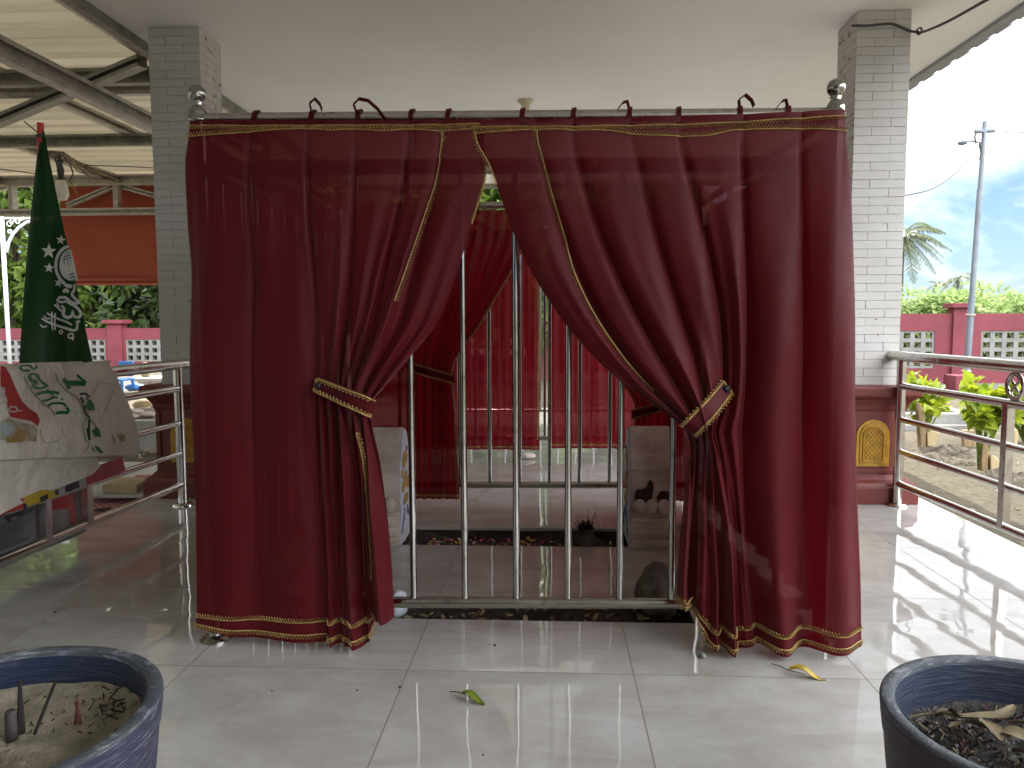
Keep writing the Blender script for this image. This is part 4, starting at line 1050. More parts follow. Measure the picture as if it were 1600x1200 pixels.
# local frame: s along the rail towards the camera, w = towards the pavilion (+X side)
WN = Vector((-BALD.y, BALD.x, 0))
if WN.x < 0: WN = -WN
def rail_t(px, py, off):
    # where the sight line through a photo point meets the vertical plane off metres inside the rail
    r_ = ray(px, py); o_ = C0-Vector((BALX, BALY, 0))-WN*off
    t_ = -o_.dot(WN)/r_.dot(WN); q = C0+r_*t_
    return (q-Vector((BALX, BALY, 0))).dot(BALD), q.z
def RP(s, w, z): return Vector((BALX, BALY, 0))+BALD*s+WN*w+Vector((0,0,z))
FW = .075
TR = rail_t(190,565,FW); BR_ = rail_t(221,690,FW); BR2 = rail_t(214,712,FW); BL_ = rail_t(2,718,FW); TL_ = rail_t(2,572,FW); LB = rail_t(150,738,FW-.02); LL = rail_t(2,802,FW-.02)
root = thing('folded_banner', 'folded beige vinyl banner with green lettering draped over the left balustrade', 'banner', RP(1.0, 0, 0))
def loft_banner(secs, name, m, par):
    mb = MB(); n = len(secs[0])
    for sct in secs: mb.v += [tuple(q) for q in sct]
    k = len(secs); mb.f = [(i*n+j, i*n+(j+1)%n, (i+1)*n+(j+1)%n, (i+1)*n+j) for i in range(k-1) for j in range(n)]+[tuple(range(n-1,-1,-1)), tuple(range((k-1)*n, k*n))]; mb.m = [0]*len(mb.f)
    return mb.build(name, m, par, smooth=True, ang=R(35))
m, nt, pb, out = newmat('beige_vinyl')
tc = N(nt, 'ShaderNodeTexCoord'); nz = N(nt, 'ShaderNodeTexNoise', Scale=5, Detail=6); L(nt, tc.outputs['Object'], nz.inputs['Vector'])
rp = N(nt, 'ShaderNodeValToRGB'); rp.color_ramp.elements[0].position = .35; rp.color_ramp.elements[0].color = c4((.60,.57,.49)); rp.color_ramp.elements[1].position = .65; rp.color_ramp.elements[1].color = c4((.72,.69,.61)); L(nt, nz.outputs['Fac'], rp.inputs[0]); L(nt, rp.outputs[0], pb.inputs['Base Color'])
pb.inputs['Roughness'].default_value = .38
n2 = N(nt, 'ShaderNodeTexVoronoi', feature='DISTANCE_TO_EDGE', Scale=7); L(nt, tc.outputs['Object'], n2.inputs['Vector'])
n3 = N(nt, 'ShaderNodeTexNoise', Scale=14, Detail=4); L(nt, tc.outputs['Object'], n3.inputs['Vector'])
ad = N(nt, 'ShaderNodeMath', operation='MULTIPLY_ADD'); L(nt, n2.outputs['Distance'], ad.inputs[0]); ad.inputs[1].default_value = .5; L(nt, n3.outputs['Fac'], ad.inputs[2])
bp = N(nt, 'ShaderNodeBump', Strength=.8, Distance=.022); L(nt, ad.outputs[0], bp.inputs['Height']); L(nt, bp.outputs[0], pb.inputs['Normal'])
M['vinyl'] = m
def bulge(s, z): return FW*(1-.28*math.exp(-((s-TR[0]-.35*max(0, .74-z)*(BR_[0]-TR[0])/.3)/.07)**2))+.016*math.sin(z*12+s*3)+.008*math.sin(s*14+z*5)+.004*math.sin(s*31-z*23)
secs = []
zb_r, zb_l = BR2[1], BL_[1]
for i in range(26):
    t = i/25; s0 = TR[0]+t*(2.05-TR[0])
    sb = BR_[0]+t*(2.05-BR_[0])
    zt_ = TR[1]+(TL_[1]-TR[1])*(s0-TR[0])/(TL_[0]-TR[0])
    zb = zb_r+(zb_l-zb_r)*(sb-BR_[0])/(BL_[0]-BR_[0])
    sec = []
    for q in range(15):
        u = q/14; z = zt_-.012+(zb-zt_+.012)*u; s = s0+(sb-s0)*min(1, u*1.12); sec.append(RP(s, bulge(s, z)-.018*(1-min(1,u*7)), z))
    sec.append(RP(sb+.012, FW*.5, zb-.012)); sec.append(RP(sb+.01, .03, zb))
    sec.append(RP(s0+.02, .03, zt_-.06)); sec.append(RP(s0+.02, -.035, zt_-.06)); sec.append(RP(s0+.03, -.04, zt_-.45)); sec.append(RP(s0+.03, -.075, zt_-.45)); sec.append(RP(s0, -.07, zt_-.04)); sec.append(RP(s0, -.045, zt_)); sec.append(RP(s0, .03, zt_+.006))
    secs.append(sec)
ban = loft_banner(secs, 'upper_fold', M['vinyl'], root)
secs = []
for i in range(22):
    t = i/21; s = LB[0]-.03+t*(2.05-LB[0]+.03)
    zb = LB[1]+(LL[1]-LB[1])*(s-LB[0])/(LL[0]-LB[0])
    zt_ = zb_r+(zb_l-zb_r)*(s-BR_[0])/(BL_[0]-BR_[0])+.02
    if s < LB[0]: zb = LB[1]+.02
    sec = [RP(s, FW-.022+.008*math.sin(s*12+u*4), zt_+(zb-zt_)*u) for u in np.linspace(0,1,8)]+[RP(s, FW-.05, zb-.004), RP(s, .022, zb+.01), RP(s, .022, zt_)]
    secs.append(sec)
ban2 = loft_banner(secs, 'lower_fold', M['vinyl'], root)
def on_face(px, py, lift=.003):
    w = FW
    for _ in range(4):
        s, z = rail_t(px, py, w); w = bulge(s, z)+lift
    return RP(s, w, z)
def face_poly(name, polys, m, par, lift=.003, fine=10):
    """flat print on the banner: polygons given in photo points, laid on the banner's face"""
    mb = MB()
    import bmesh
    bm = bmesh.new()
    for poly in polys:
        bmf = bm.faces.new([bm.verts.new((x, y, 0)) for x, y in poly])
    bmesh.ops.triangulate(bm, faces=bm.faces[:])
    for _ in range(2): bmesh.ops.subdivide_edges(bm, edges=[e for e in bm.edges if e.calc_length() > fine], cuts=1, use_grid_fill=True)
    bmesh.ops.triangulate(bm, faces=bm.faces[:])
    bm.verts.index_update()
    mb.add([on_face(v.co.x, v.co.y, lift) for v in bm.verts], [tuple(v.index for v in f.verts) for f in bm.faces]); bm.free()
    return mb.build(name, m, par)
def sc_px(pts, sx=.15, ox=0, oy=555): return [(ox+x*sx, oy+y*sx) for x, y in pts]
def ink(name, c): return mat(name, c, .4, 0, .2, 12)
red_i, green_i, dgreen_i, white_i, orange_i, blue_i, brown_i = ink('print_red',(.42,.05,.045)), ink('print_green',(.02,.17,.07)), ink('print_dark_green',(.02,.07,.035)), ink('print_white',(.55,.52,.5)), ink('print_ochre',(.36,.24,.09)), ink('print_pale_blue',(.36,.43,.42)), ink('print_brown',(.24,.19,.14))
face_poly('printed_wave', [sc_px([(8,105),(60,125),(95,180),(130,260),(180,380),(230,480),(300,550),(390,610),(415,680),(395,740),(330,690),(240,670),(110,645),(80,560),(60,420),(8,330)])], red_i, ban)
face_poly('printed_picture', [sc_px([(8,690),(90,650),(200,700),(350,720),(390,770),(380,900),(250,890),(120,900),(8,880)])], mat('print_cream',(.45,.40,.28),.4,0,.5,20), ban, .0025)
face_poly('printed_picture', [sc_px([(60,860),(180,760),(300,790),(240,905),(70,915)])], orange_i, ban, .0035)
face_poly('printed_picture', [sc_px([(8,700),(120,700),(180,790),(110,860),(8,850)])], blue_i, ban, .0035)
# letters: turned a quarter, reading downwards
def stroke_poly(mbname, strokes, m, par, lift=.0045, sx=.15, ox=0, oy=555, surf=on_face, prof=None):
    mb = MB()
    for pts, w in strokes:
        pts = [(ox+x*sx, oy+y*sx) for x, y in pts]; w = w*sx; n = len(pts)
        t = np.linspace(0, 1, n); k = max(10, n*5); tt = np.linspace(0, 1, k)
        xs_ = pchip(t, [a[0] for a in pts], tt); ys_ = pchip(t, [a[1] for a in pts], tt); vs = []
        for i in range(k):
            dx = xs_[min(i+1,k-1)]-xs_[max(i-1,0)]; dy = ys_[min(i+1,k-1)]-ys_[max(i-1,0)]; l = math.hypot(dx, dy) or 1
            ww = w/2*(1 if prof is None else (prof(tt[i])))
            vs += [surf(xs_[i]-dy/l*ww, ys_[i]+dx/l*ww, lift), surf(xs_[i]+dy/l*ww, ys_[i]-dx/l*ww, lift)]
        mb.add(vs, [(2*i, 2*i+1, 2*i+3, 2*i+2) for i in range(k-1)])
    return mb.build(mbname, m, par)
# banner words "Batin", "1", "2" and the tail of "...ung"
stroke_poly('lettering', [
  ([(200,125),(255,160),(310,160)],22),([(310,110),(350,140),(385,125),(370,105)],22),([(210,118),(260,108),(330,108)],18),
  ([(300,215),(330,260),(390,280)],34),([(300,215),(340,196),(390,205),(410,240)],22),([(385,215),(420,262),(500,325)],26),
  ([(345,330),(420,345),(480,325)],24),([(345,330),(350,300),(400,300)],16),([(385,410),(460,385),(560,385),(615,400)],30),([(490,355),(525,390),(560,425)],16),
  ([(440,475),(490,470),(560,440),(600,440)],22),([(640,450),(655,465)],16),
  ([(500,530),(560,500),(640,500),(690,530)],26),([(580,605),(640,595),(690,600),(710,575),(690,540)],32)], green_i, ban)
stroke_poly('lettering', [([(660,245),(700,300),(720,350)],40),([(690,290),(790,290),(890,295)],52),([(800,205),(840,240),(900,290)],26)], green_i, ban)
stroke_poly('lettering', [([(830,405),(880,400),(920,430),(900,470)],24),([(840,440),(870,490),(880,540)],30)], dgreen_i, ban)
for lf in [sc_px([(890,540),(900,480),(940,455),(975,500),(990,570),(930,575)]), sc_px([(955,790),(1000,745),(1035,770),(1055,850),(990,850)]), sc_px([(985,940),(1030,955),(1080,1015),(1050,1025),(1005,990)])]: face_poly('printed_leaf', [lf], green_i, ban, .0045)
stroke_poly('printed_stem', [([(870,500),(890,600),(930,660),(930,760),(930,880)],22),([(930,660),(980,720),(1010,760)],12),([(915,760),(925,820),(935,885)],26),([(960,960),(985,1005)],14)], dgreen_i, ban)
stroke_poly('outline_print', [([(580,190),(600,260),(650,330),(720,390),(780,420),(840,500),(870,580)],11),([(250,220),(290,300),(330,370),(400,450),(470,520),(540,570),(570,640)],11),([(900,650),(870,740),(890,880),(930,930),(880,1010)],9),([(420,770),(430,860),(500,915),(590,900),(650,800),(640,740)],4)], brown_i, ban)
stroke_poly('lettering', [([(8,340),(40,345),(45,400)],20),([(8,420),(60,440),(70,480),(30,490)],20),([(8,400),(45,410)],18),([(90,560),(120,535),(170,545),(185,570),(150,590),(100,580),(90,560)],14),([(170,550),(190,580),(235,578)],10)], white_i, ban)
stroke_poly('blossom_print', [([(1170,830),(1195,890),(1190,920)],18),([(1240,830),(1290,850),(1280,900)],40)], orange_i, ban)
stroke_poly('tape', [([(870,520),(940,430),(1040,290)],16),([(1040,290),(1130,300),(1215,310)],8),([(1190,350),(1120,520),(1040,700)],14),([(720,575),(820,590),(920,660),(1000,740)],14)], mat('clear_tape',(.62,.62,.60),.25), ban)
# second banner below, hung on the lower rails
root = thing('hanging_banner', 'red, white and black banner hanging between the lower rails under the beige one', 'banner', RP(1.1, -.05, 0))
W2 = -.045
def on_low(px, py, lift=0): s, z = rail_t(px, py, W2+lift); return RP(s, W2+lift, z)
s_a, z_a = rail_t(133, 745, W2); s_b, _ = rail_t(-60, 800, W2)
mb = MB(); zt2, zb2 = zl_[2], zl_[4]-.05
ks = 26; vs = []
for i in range(ks+1):
    s = s_a+(s_b+.25-s_a)*i/ks
    for j in range(9): z = zt2+(zb2-zt2)*j/8; vs.append(RP(s, W2-.004+.006*math.sin(s*17+z*6), z))
n_ = len(vs); fs = [(i*9+j, i*9+j+1, (i+1)*9+j+1, (i+1)*9+j) for i in range(ks) for j in range(8)]
mb.add(vs+[v-WN*.004 for v in vs], fs+[tuple(n_+q for q in reversed(f)) for f in fs]); mb.build('sheet', mat('grey_vinyl',(.22,.205,.205),.45,0,.35,5), root, smooth=True)
def low_poly(name, polys, m, lift=.014):
    mb = MB()
    for poly in polys:
        n = len(poly); mb.add([on_low(x, y, lift) for x, y in poly]+[on_low(x, y, lift-.003) for x, y in poly], [tuple(range(n)), tuple(range(2*n-1,n-1,-1))]+[(i,(i+1)%n,n+(i+1)%n,n+i) for i in range(n)])
    return mb.build(name, m, root)
q5 = lambda pts: [(x*.19375, 690+y*.19375) for x, y in pts]
low_poly('red_print', [q5([(415,470),(520,420),(600,400),(612,650),(570,670),(550,540),(415,555)])], red_i)
low_poly('picture_print', [q5([(415,555),(550,540),(566,672),(425,745)])], mat('print_grey',(.30,.28,.26),.4,0,.4,8), .012)
low_poly('black_print', [q5([(0,590),(200,540),(270,530),(255,575),(180,600),(90,610),(85,660),(30,605)])], ink('print_black',(.03,.03,.04)))
low_poly('dark_print', [q5([(0,660),(90,640),(190,600),(240,610),(250,760),(215,800),(60,860),(0,880)])], mat('print_slate',(.10,.095,.105),.4,0,.4,5), .010)
# bright roll edge peeping out between the folds
root2 = thing('rolled_banner', 'red and yellow edge of a rolled banner squeezed under the beige fold', 'banner', RP(.9, .03, .4))
def on_mid(px, py, lift=0): s, z = rail_t(px, py, .048+lift); return RP(s, .048+lift, z)
def mid_poly(name, poly, m):
    poly = q5(poly); n = len(poly); mb = MB(); mb.add([on_mid(x, y, 0) for x, y in poly]+[on_mid(x, y, -.02) for x, y in poly], [tuple(range(n)), tuple(range(2*n-1,n-1,-1))]+[(i,(i+1)%n,n+(i+1)%n,n+i) for i in range(n)])
    mb.build(name, m, root2)
mid_poly('red_edge', [(690,230),(985,120),(1015,235),(700,355)], ink('print_crimson',(.42,.05,.075)))
mid_poly('pale_edge', [(470,330),(690,230),(700,355),(640,375),(475,440)], ink('print_pale',(.42,.38,.40)))
mid_poly('yellow_edge', [(190,450),(470,330),(475,440),(210,525)], ink('print_yellow',(.50,.36,.04)))
mid_poly('red_corner', [(0,560),(190,450),(200,540),(60,572),(0,600)], red_i)
bk_ = ink('print_black2',(.03,.03,.04))
def bp(poly):
    poly = q5(poly); n = len(poly); mb = MB(); mb.add([on_mid(x, y, .003) for x, y in poly]+[on_mid(x, y, .0005) for x, y in poly], [tuple(range(n)), tuple(range(2*n-1,n-1,-1))]+[(i,(i+1)%n,n+(i+1)%n,n+i) for i in range(n)]); mb.build('black_letter', bk_, root2)
bp([(525,345),(635,315),(645,370),(590,385),(580,400),(525,405)]); bp([(325,450),(385,420),(390,460),(330,490)]); bp([(190,505),(215,500),(215,540),(192,545)]); bp([(440,395),(470,385),(475,425),(450,430)])

# ------------------------------------------------------------------ green flag on a red pole
YF = 2.95
def YFo(x, y):
    t = (y-205)/360; w = max(8, (68+77*t)-(62-32*t)); u = (x-(62-32*t))/w
    return YF-(.002+.05*t)*(.6*math.sin(u*5.2+.3)+.35*math.sin(u*11+t*3)+.4*u)
root = thing('flag', 'green flag with white emblem hanging from a red pole behind the folded banner', 'flag', tuple(atY(66, 600, YF)))
mb = MB(); p1, p2 = atY(63, 192, YF+.006), atY(76, 640, YF+.03)
mb.tube([p1, p1.lerp(p2,.2), p1.lerp(p2,.6), Vector((p2.x,p2.y,.1))], [.0125,.0125,.014,.015], 14); pole = mb.build('pole', M['pole_red'], root, smooth=True, ang=R(50))
mb = MB(); k = p1.lerp(p2,.045); mb.lathe(k, [(.0155,-.006),(.017,0),(.0155,.006)], 12); mb.tube([k+Vector((.01,-.01,0)), atY(38, 190, YF+.3)], .003, 5); mb.build('tie_cord', M['wire'], pole)
mb = MB(); nu, nv_ = 44, 70; vs = []
def flag_x(u, t):
    l = 62-32*t-3*math.sin(t*3.1); r_ = 69+76*t**1.05
    return l+(r_-l)*u
for j in range(nv_+1):
    t = j/nv_; y = 205+363*t
    for i in range(nu+1):
        x = flag_x(i/nu, t); yy = y+4*math.sin(i/nu*4)*t; vs.append(atY(x, yy, YFo(x, yy)))
mb.add(vs, [(j*(nu+1)+i, (j+1)*(nu+1)+i, (j+1)*(nu+1)+i+1, j*(nu+1)+i+1) for j in range(nv_) for i in range(nu)])
M['flag'] = fabric('green_flag_cloth', (.006,.055,.014), .35, .008, .05, weave=1200)
cloth = mb.build('cloth', M['flag'], root, smooth=True)
def on_flag(px, py, lift=.004): return atY(px, py, YFo(px, py)-lift)
M['emb'] = mat('emblem_white', (.62,.62,.60), .6, 0, .12, 40)
mb = MB()
def star(cx, cy, r, rot):
    pts = []
    for i in range(10):
        a = rot-math.pi/2+i*math.pi/5; q = r if i % 2 == 0 else r*.42; pts.append((cx+q*math.cos(a), cy+q*math.sin(a)))
    b0 = len(mb.v); mb.v += [tuple(on_flag(cx, cy, .0045))]+[tuple(on_flag(x, y)) for x, y in pts]; mb.f += [(b0, b0+1+i, b0+1+(i+1)%10) for i in range(10)]; mb.m += [0]*10
star(95,375,8,.15); star(76.2,392.5,12.5,.05); star(76.6,418.6,8.5,.1); star(91.5,442,7.5,.2)
mb.build('stars', M['emb'], cloth)
es = dict(sx=.1751, ox=60, oy=360, surf=on_flag, lift=.004)
arc = [(290+135*math.cos(a), 312+172*math.sin(a)) for a in np.linspace(-1.72, -4.15, 14)]
stroke_poly('globe_ring', [([(p_[0], p_[1]) for p_ in arc]+[(250,492),(300,500)], 27)], M['emb'], cloth, **es)
mb = MB(); gl = []
for i in range(15):
    t = i/14; y = 172+t*275; e_ = math.sqrt(max(0, 1-((y-308)/142)**2)); xl = 292-105*e_; xr_ = 262+(y-130)*.215+22
    gl.append((xl, y, max(xl+2, xr_)))
b0 = 0
for (xl, y, xr_) in gl:
    for q in range(5): x = xl+(xr_-xl)*q/4; mb.v.append(tuple(on_flag(60+x*.1751, 360+y*.1751, .004)))
mb.f = [(i*5+j, (i+1)*5+j, (i+1)*5+j+1, i*5+j+1) for i in range(14) for j in range(4)]; mb.m = [0]*len(mb.f)
globe = mb.build('globe', M['emb'], cloth)
stroke_poly('globe_grid', [([(222,240),(260,225),(288,222)],6),([(215,270),(262,248),(296,244)],6),([(245,200),(270,192),(285,190)],5),([(235,215),(228,262),(240,300)],5),([(262,195),(258,250),(268,310)],5),([(282,190),(282,240),(296,310)],5),([(270,400),(300,388),(322,390)],7),([(278,428),(310,412),(330,414)],7),([(290,380),(306,420),(322,450)],6),([(308,370),(322,410),(334,440)],6)], M['flag'], globe, sx=.1751, ox=60, oy=360, surf=on_flag, lift=.0055)
stroke_poly('calligraphy', [
  ([(245,505),(268,492),(285,512)],26),([(220,552),(245,532),(268,555)],26),
  ([(318,480),(322,520),(300,570),(330,610),(362,640),(330,652),(280,632),(235,598),(190,598),(172,628),(205,640),(250,632)],21),
  ([(255,640),(300,662),(345,690),(378,740),(362,775),(325,772),(308,735)],21),
  ([(205,670),(228,700),(222,750),(262,778),(300,755),(308,715)],23),
  ([(140,662),(175,690),(205,720),(240,770)],15),([(160,650),(190,680)],12),
  ([(12,838),(45,862),(78,852)],10),([(30,785),(90,820),(170,850),(250,875),(310,892),(342,880),(350,830),(368,805),(330,822)],19),
  ([(75,738),(130,765),(190,795),(260,820),(300,845)],15),([(122,725),(118,800),(128,890)],13),([(152,735),(146,810),(150,892)],13),([(45,762),(85,790),(100,780)],10),
  ([(182,905),(200,893),(214,905),(200,922),(182,908)],12),([(262,945),(280,922),(310,925),(312,955),(280,962),(262,945)],13),([(295,950),(312,982)],12)],
  M['emb'], cloth, prof=lambda t: .8+.42*math.sin(math.pi*min(1,max(0,t)))**.6, **es)
# ------------------------------------------------------------------ metal canopy on the left
root = thing('metal_canopy', 'open steel canopy with a corrugated zinc roof on the left of the pavilion', 'canopy', (-4.6, 5.2, GZ))
RZ = 2.68
mb = MB(); vs = []; nx_ = 2
ys = []; y = -6.5
while y < 9.1:
    for dy, dz in ((0,0),(.014,.035),(.085,.035),(.10,0),(.24,0)): ys.append((y+dy, RZ+dz))
    y += .25
for yy, zz in ys:
    for x in (-9.2, -5.6, -2.27): vs.append((x, yy, zz+.02*(x+2.27)*-.15))
n = len(ys); fs = [(i*3+j, i*3+j+1, (i+1)*3+j+1, (i+1)*3+j) for i in range(n-1) for j in range(2)]
N_ = len(vs); mb.add(vs+[(x,y_,z+.004) for x,y_,z in vs], fs+[tuple(N_+q for q in reversed(f)) for f in fs]); mb.build('roof_sheet', M['zinc'], root)
def chan(name, p, q, w=.05, h=.1, m='galv', par=None):
    p = Vector(p); q = Vector(q); d = (q-p); ln = d.length; rot = d.to_track_quat('X', 'Z').to_matrix()
    mb = MB(); c = (p+q)/2
    mb.box(c+rot @ Vector((0,0,h/2-.003)), (ln, w, .006), rot); mb.box(c+rot @ Vector((0,0,-h/2+.003)), (ln, w, .006), rot)
    mb.box(c+rot @ Vector((0,w/2-.004,0)), (ln, .006, h-.014), rot)
    mb.box(c+rot @ Vector((0,-w/2+.004,h/2-.014)), (ln, .004, .016), rot); mb.box(c+rot @ Vector((0,-w/2+.004,-h/2+.014)), (ln, .004, .016), rot)
    return mb.build(name, M[m], par or root)
ZT, ZBt = 2.60, 2.16
A0, A1 = atZ(105,0,ZT), atZ(243,80,ZT)
XA = (A0.x+A1.x)/2
chan('top_chord', (XA, .6, ZT), (XA, 8.9, ZT), .06, .1)
chan('bottom_chord', (XA, .6, ZBt), (XA, 8.9, ZBt), .06, .1)
YE = 8.75
for yy in (3.15, 4.95, 6.7):
    chan('strut', (XA, yy, ZBt+.05), (XA, yy, ZT-.05), .08, .05, 'galv_dark')
chan('brace', atZ(-40,205,ZBt+.18), atZ(222,96,ZT-.1), .07, .07, 'galv_dark')
for i, (xx) in enumerate(((atZ(0,110,ZT).x+atZ(165,190,ZT).x)/2, (atZ(0,212,ZT).x+atZ(183,280,ZT).x)/2, -6.4, -7.6)):
    chan('purlin', (xx, .6, ZT-.01), (xx, 8.85, ZT-.01), .05, .075)
for yy, m_ in ((4.95,'galv_dark'),(5.18,'galv'),(6.62,'galv_dark'),(2.9,'galv')):
    chan('cross_beam', (-9.1, yy, ZT-.09), (XA-.03, yy, ZT-.09), .06, .1, m_)
chan('end_top_beam', (-9.1, YE, ZT-.03), (-2.3, YE, ZT-.03), .06, .12)
zb_ = atY(150,331,YE).z
chan('end_bottom_beam', (-9.1, YE, zb_), (-2.3, YE, zb_), .06, .08)
for px in (183, 20, -150):
    xx = atY(px, 305, YE).x; chan('strut', (xx, YE, zb_+.04), (xx, YE, ZT-.09), .09, .05)
a_ = atY(183,286,YE); 
for p_, q_ in (((105,322),(180,290)),((186,290),(258,310)),((-20,300),(16,290))):
    chan('end_brace', atY(*p_, YE+.05), atY(*q_, YE+.05), .05, .06)
for xx in (-8.9,): 
    for yy in (1.0, 8.7):
        mb = MB(); mb.box((xx, yy, (GZ+ZT)/2), (.1,.1,ZT-GZ-.1)); mb.build('post', M['galv'], root)
# blind behind the end truss
YB = YE+.14
a_, b_ = atY(92,292,YB), atY(300,440,YB)
root_b = thing('roll_blind', 'orange red fabric blind lowered between the canopy end beam and the trees', 'blind', ((a_.x+b_.x)/2, YB, b_.z))
mb = MB(); k = 40; vs = []
for i in range(k+1):
    x = a_.x+(b_.x+.9-a_.x)*i/k
    for j in range(13): z = b_.z+(a_.z-b_.z)*j/12; vs.append((x, YB+.008*math.sin(x*5+z*2)+.004*math.sin(z*14), z))
n_ = len(vs); fs = [(i*13+j, (i+1)*13+j, (i+1)*13+j+1, i*13+j+1) for i in range(k) for j in range(12)]
mb.add(vs+[(x,y_+.004,z) for x,y_,z in vs], fs+[tuple(n_+q for q in reversed(f)) for f in fs]); mb.build('sheet', M['blind'], root_b, smooth=True)
mb = MB(); mb.tube([(a_.x, YB-.005, b_.z+.03), (b_.x+.9, YB-.005, b_.z+.03)], .022, 10); mb.tube([(a_.x, YB-.005, b_.z-.018), (b_.x+.9, YB-.005, b_.z-.018)], .018, 10); mb.build('bottom_bar', M['blind'], root_b, smooth=True)
mb = MB(); p_ = atY(251,318,YB-.12); mb.bb((p_.x-.012, YB-.14, p_.z-.5), (p_.x+.012, YB-.11, p_.z+.22)); mb.build('cord_guide', M['white_paint'], root_b)
# bulb and cables under the canopy
YU = 6.2
p_ = atY(96,296,YU)
root = thing('light_bulb', 'unlit white bulb hanging from cables under the canopy beside the green flag', 'bulb', tuple(p_))
sc_ = YU/1200
mb = MB(); mb.lathe(p_, [(.001,-18*sc_),(7*sc_,-16*sc_),(10.5*sc_,-9*sc_),(10.5*sc_,-2*sc_),(8*sc_,8*sc_),(6.5*sc_,14*sc_)], 20); mb.build('globe', M['bulb'], root, smooth=True)
mb = MB(); mb.lathe(p_, [(6.7*sc_,10*sc_),(5.5*sc_,18*sc_),(4*sc_,20*sc_),(4.6*sc_,22*sc_),(5.5*sc_,30*sc_),(3*sc_,40*sc_),(5.5*sc_,42*sc_),(5.5*sc_,45*sc_),(2*sc_,47*sc_),(2*sc_,54*sc_)], 14); mb.build('socket', M['wire'], root, smooth=True)
def wire(name, label, pts, r, m='wire', cat='cable', par=None, sag=0):
    P = [Vector(p) for p in pts]; t = np.linspace(0,1,len(P)); k = max(12, len(P)*7); q = []
    for i in range(k+1):
        v = Vector([pchip(t, [p[j] for p in P], i/k) for j in range(3)]); q.append(v)
    mb = MB(); mb.tube(q, r, 6); o = mb.build(name, M[m] if isinstance(m, str) else m, par, smooth=True, base=None if par else P[0])
    return o if par else tag(o, label, cat)
root = thing('cable_bundle', 'tangled bundle of wires tied along the canopy purlin above the bulb', 'cables', tuple(atY(95,240,YU)))
rw = random.Random(12)
mw = [M['wire'], M['galv_dark'], mat('ochre_wire',(.35,.24,.05),.6), mat('brown_wire',(.14,.09,.05),.6)]
for k in range(13):
    d1 = rw.uniform(-8,6); d2 = rw.uniform(-4,12)
    P_ = [atY(70+rw.uniform(-4,8),238+rw.uniform(-3,3),YU), atY(97+rw.uniform(-3,3),241+rw.uniform(-3,4),YU+.1), atY(122,256+d2,YU+.6), atY(140+rw.uniform(-5,5),268+d1+d2*.6,YU+1.2), atY(176+rw.uniform(-6,6),281+rw.uniform(-4,3),YU+2.2)]
    wire('wire', '', P_, .0065, mw[k%4], par=root)
wire('wire', '', [atY(98,242,YU), atY(110,258,YU+.1), atY(114,270,YU+.1), atY(108,284,YU+.1)], .006, mw[0], par=root)
wire('wire', '', [atY(110,284,YU), atY(116,294,YU), atY(121,304,YU)], .006, mw[2], par=root)
wire('wire', '', [atY(90,262,YU), atY(88,254,YU), atY(86,248,YU), atY(96,243,YU)], .007, mw[0], par=root)
wire('cable', 'thin cable stretched across the canopy roof from the wire bundle to the left column', [atY(132,258,YU+1), atY(190,260,YU+1.2), atY(252,263,YU+1.5)], .005)
wire('cable', 'thin loose cable under the canopy roof left of the flag', [atY(-20,262,YU+.6), atY(30,268,YU+.6), atY(62,273,YU+.6)], .005)

# ------------------------------------------------------------------ ceiling lamp holder, wire at the right column
p_ = atZ(821,157,CZ)
root = thing('lamp_holder', 'small cream empty lamp holder fixed to the white ceiling', 'lamp holder', (p_.x, p_.y, CZ))
mb = MB(); mb.lathe((p_.x, p_.y, CZ), [(.05,-.001),(.05,-.012),(.042,-.02),(.03,-.028),(.026,-.06),(.028,-.075),(.02,-.08),(.016,-.07)], 22); mb.build('socket', M['cream'], root, smooth=True, ang=R(40))
mb = MB(); mb.lathe((p_.x, p_.y, CZ), [(.058,-.0008),(.058,-.006),(.051,-.0075)], 22); mb.build('base', M['cream'], root)
wire('cable', 'grey cable running from the right column up along the white ceiling', [atY(1331,40,3.99), atY(1355,40,3.985), atY(1390,37,3.985), atY(1420,48,3.985), atY(1436,51,3.97), atY(1480,34,3.4), atY(1545,-2,2.9)], .006)
p_ = atY(1436,49,3.965); mb = MB()
for k in range(3): mb.tube([p_+Vector((.012*math.cos(a+k), .006*k-.01, .016*math.sin(a+k))) for a in np.linspace(0,5.5,10)], .0025, 5)
o = mb.build('cable_knot', M['wire'], None, base=p_); tag(o, 'knot of wire at the outer edge of the right column', 'wire')

# ------------------------------------------------------------------ left yard
# slab under the canopy
mb = MB(); y0 = atZ(240,745,-.06).y; y1 = atZ(240,722,-.06).y
mb.bb((-9, -1, -.3), (FX0-.003, y1, -.06)); struct('canopy_pavement', mb, M['concrete_light'])
def mat_thing(label, pts, z=-.055):
    P_ = [atZ(x, y, z) for x, y in pts]; c = sum((Vector(p) for p in P_), Vector())/4
    mb = MB(); mb.prism([p for p in P_][::-1] if (P_[1]-P_[0]).cross(P_[2]-P_[1]).z < 0 else P_, (0,0,.008)); o = mb.build('floor_mat', M['mat_pink'], None, base=c); tag(o, label, 'mat')
mat_thing('dull red woven mat on the pavement in front of the board and wooden block', [(140,778),(262,774),(230,900),(60,900)])
mat_thing('dull red woven mat on the pavement behind the board, beside the left column base', [(213,744),(290,742),(330,765),(195,766)])
zb_ = -.02
P_ = [atZ(x, y, zb_) for x, y in ((130,778),(262,778),(268,762),(150,760))]
mb = MB(); mb.prism(P_, (0,0,.018)); o = mb.build('low_board', M['concrete_light'], None, base=P_[0]+Vector((0,0,-.03))); tag(o, 'low grey board on the pavement carrying the wooden block', 'board')
mb = MB()
o = None
P_ = [atZ(x, y, zb_+.021) for x, y in ((160,770),(214,771),(233,758),(186,757))]
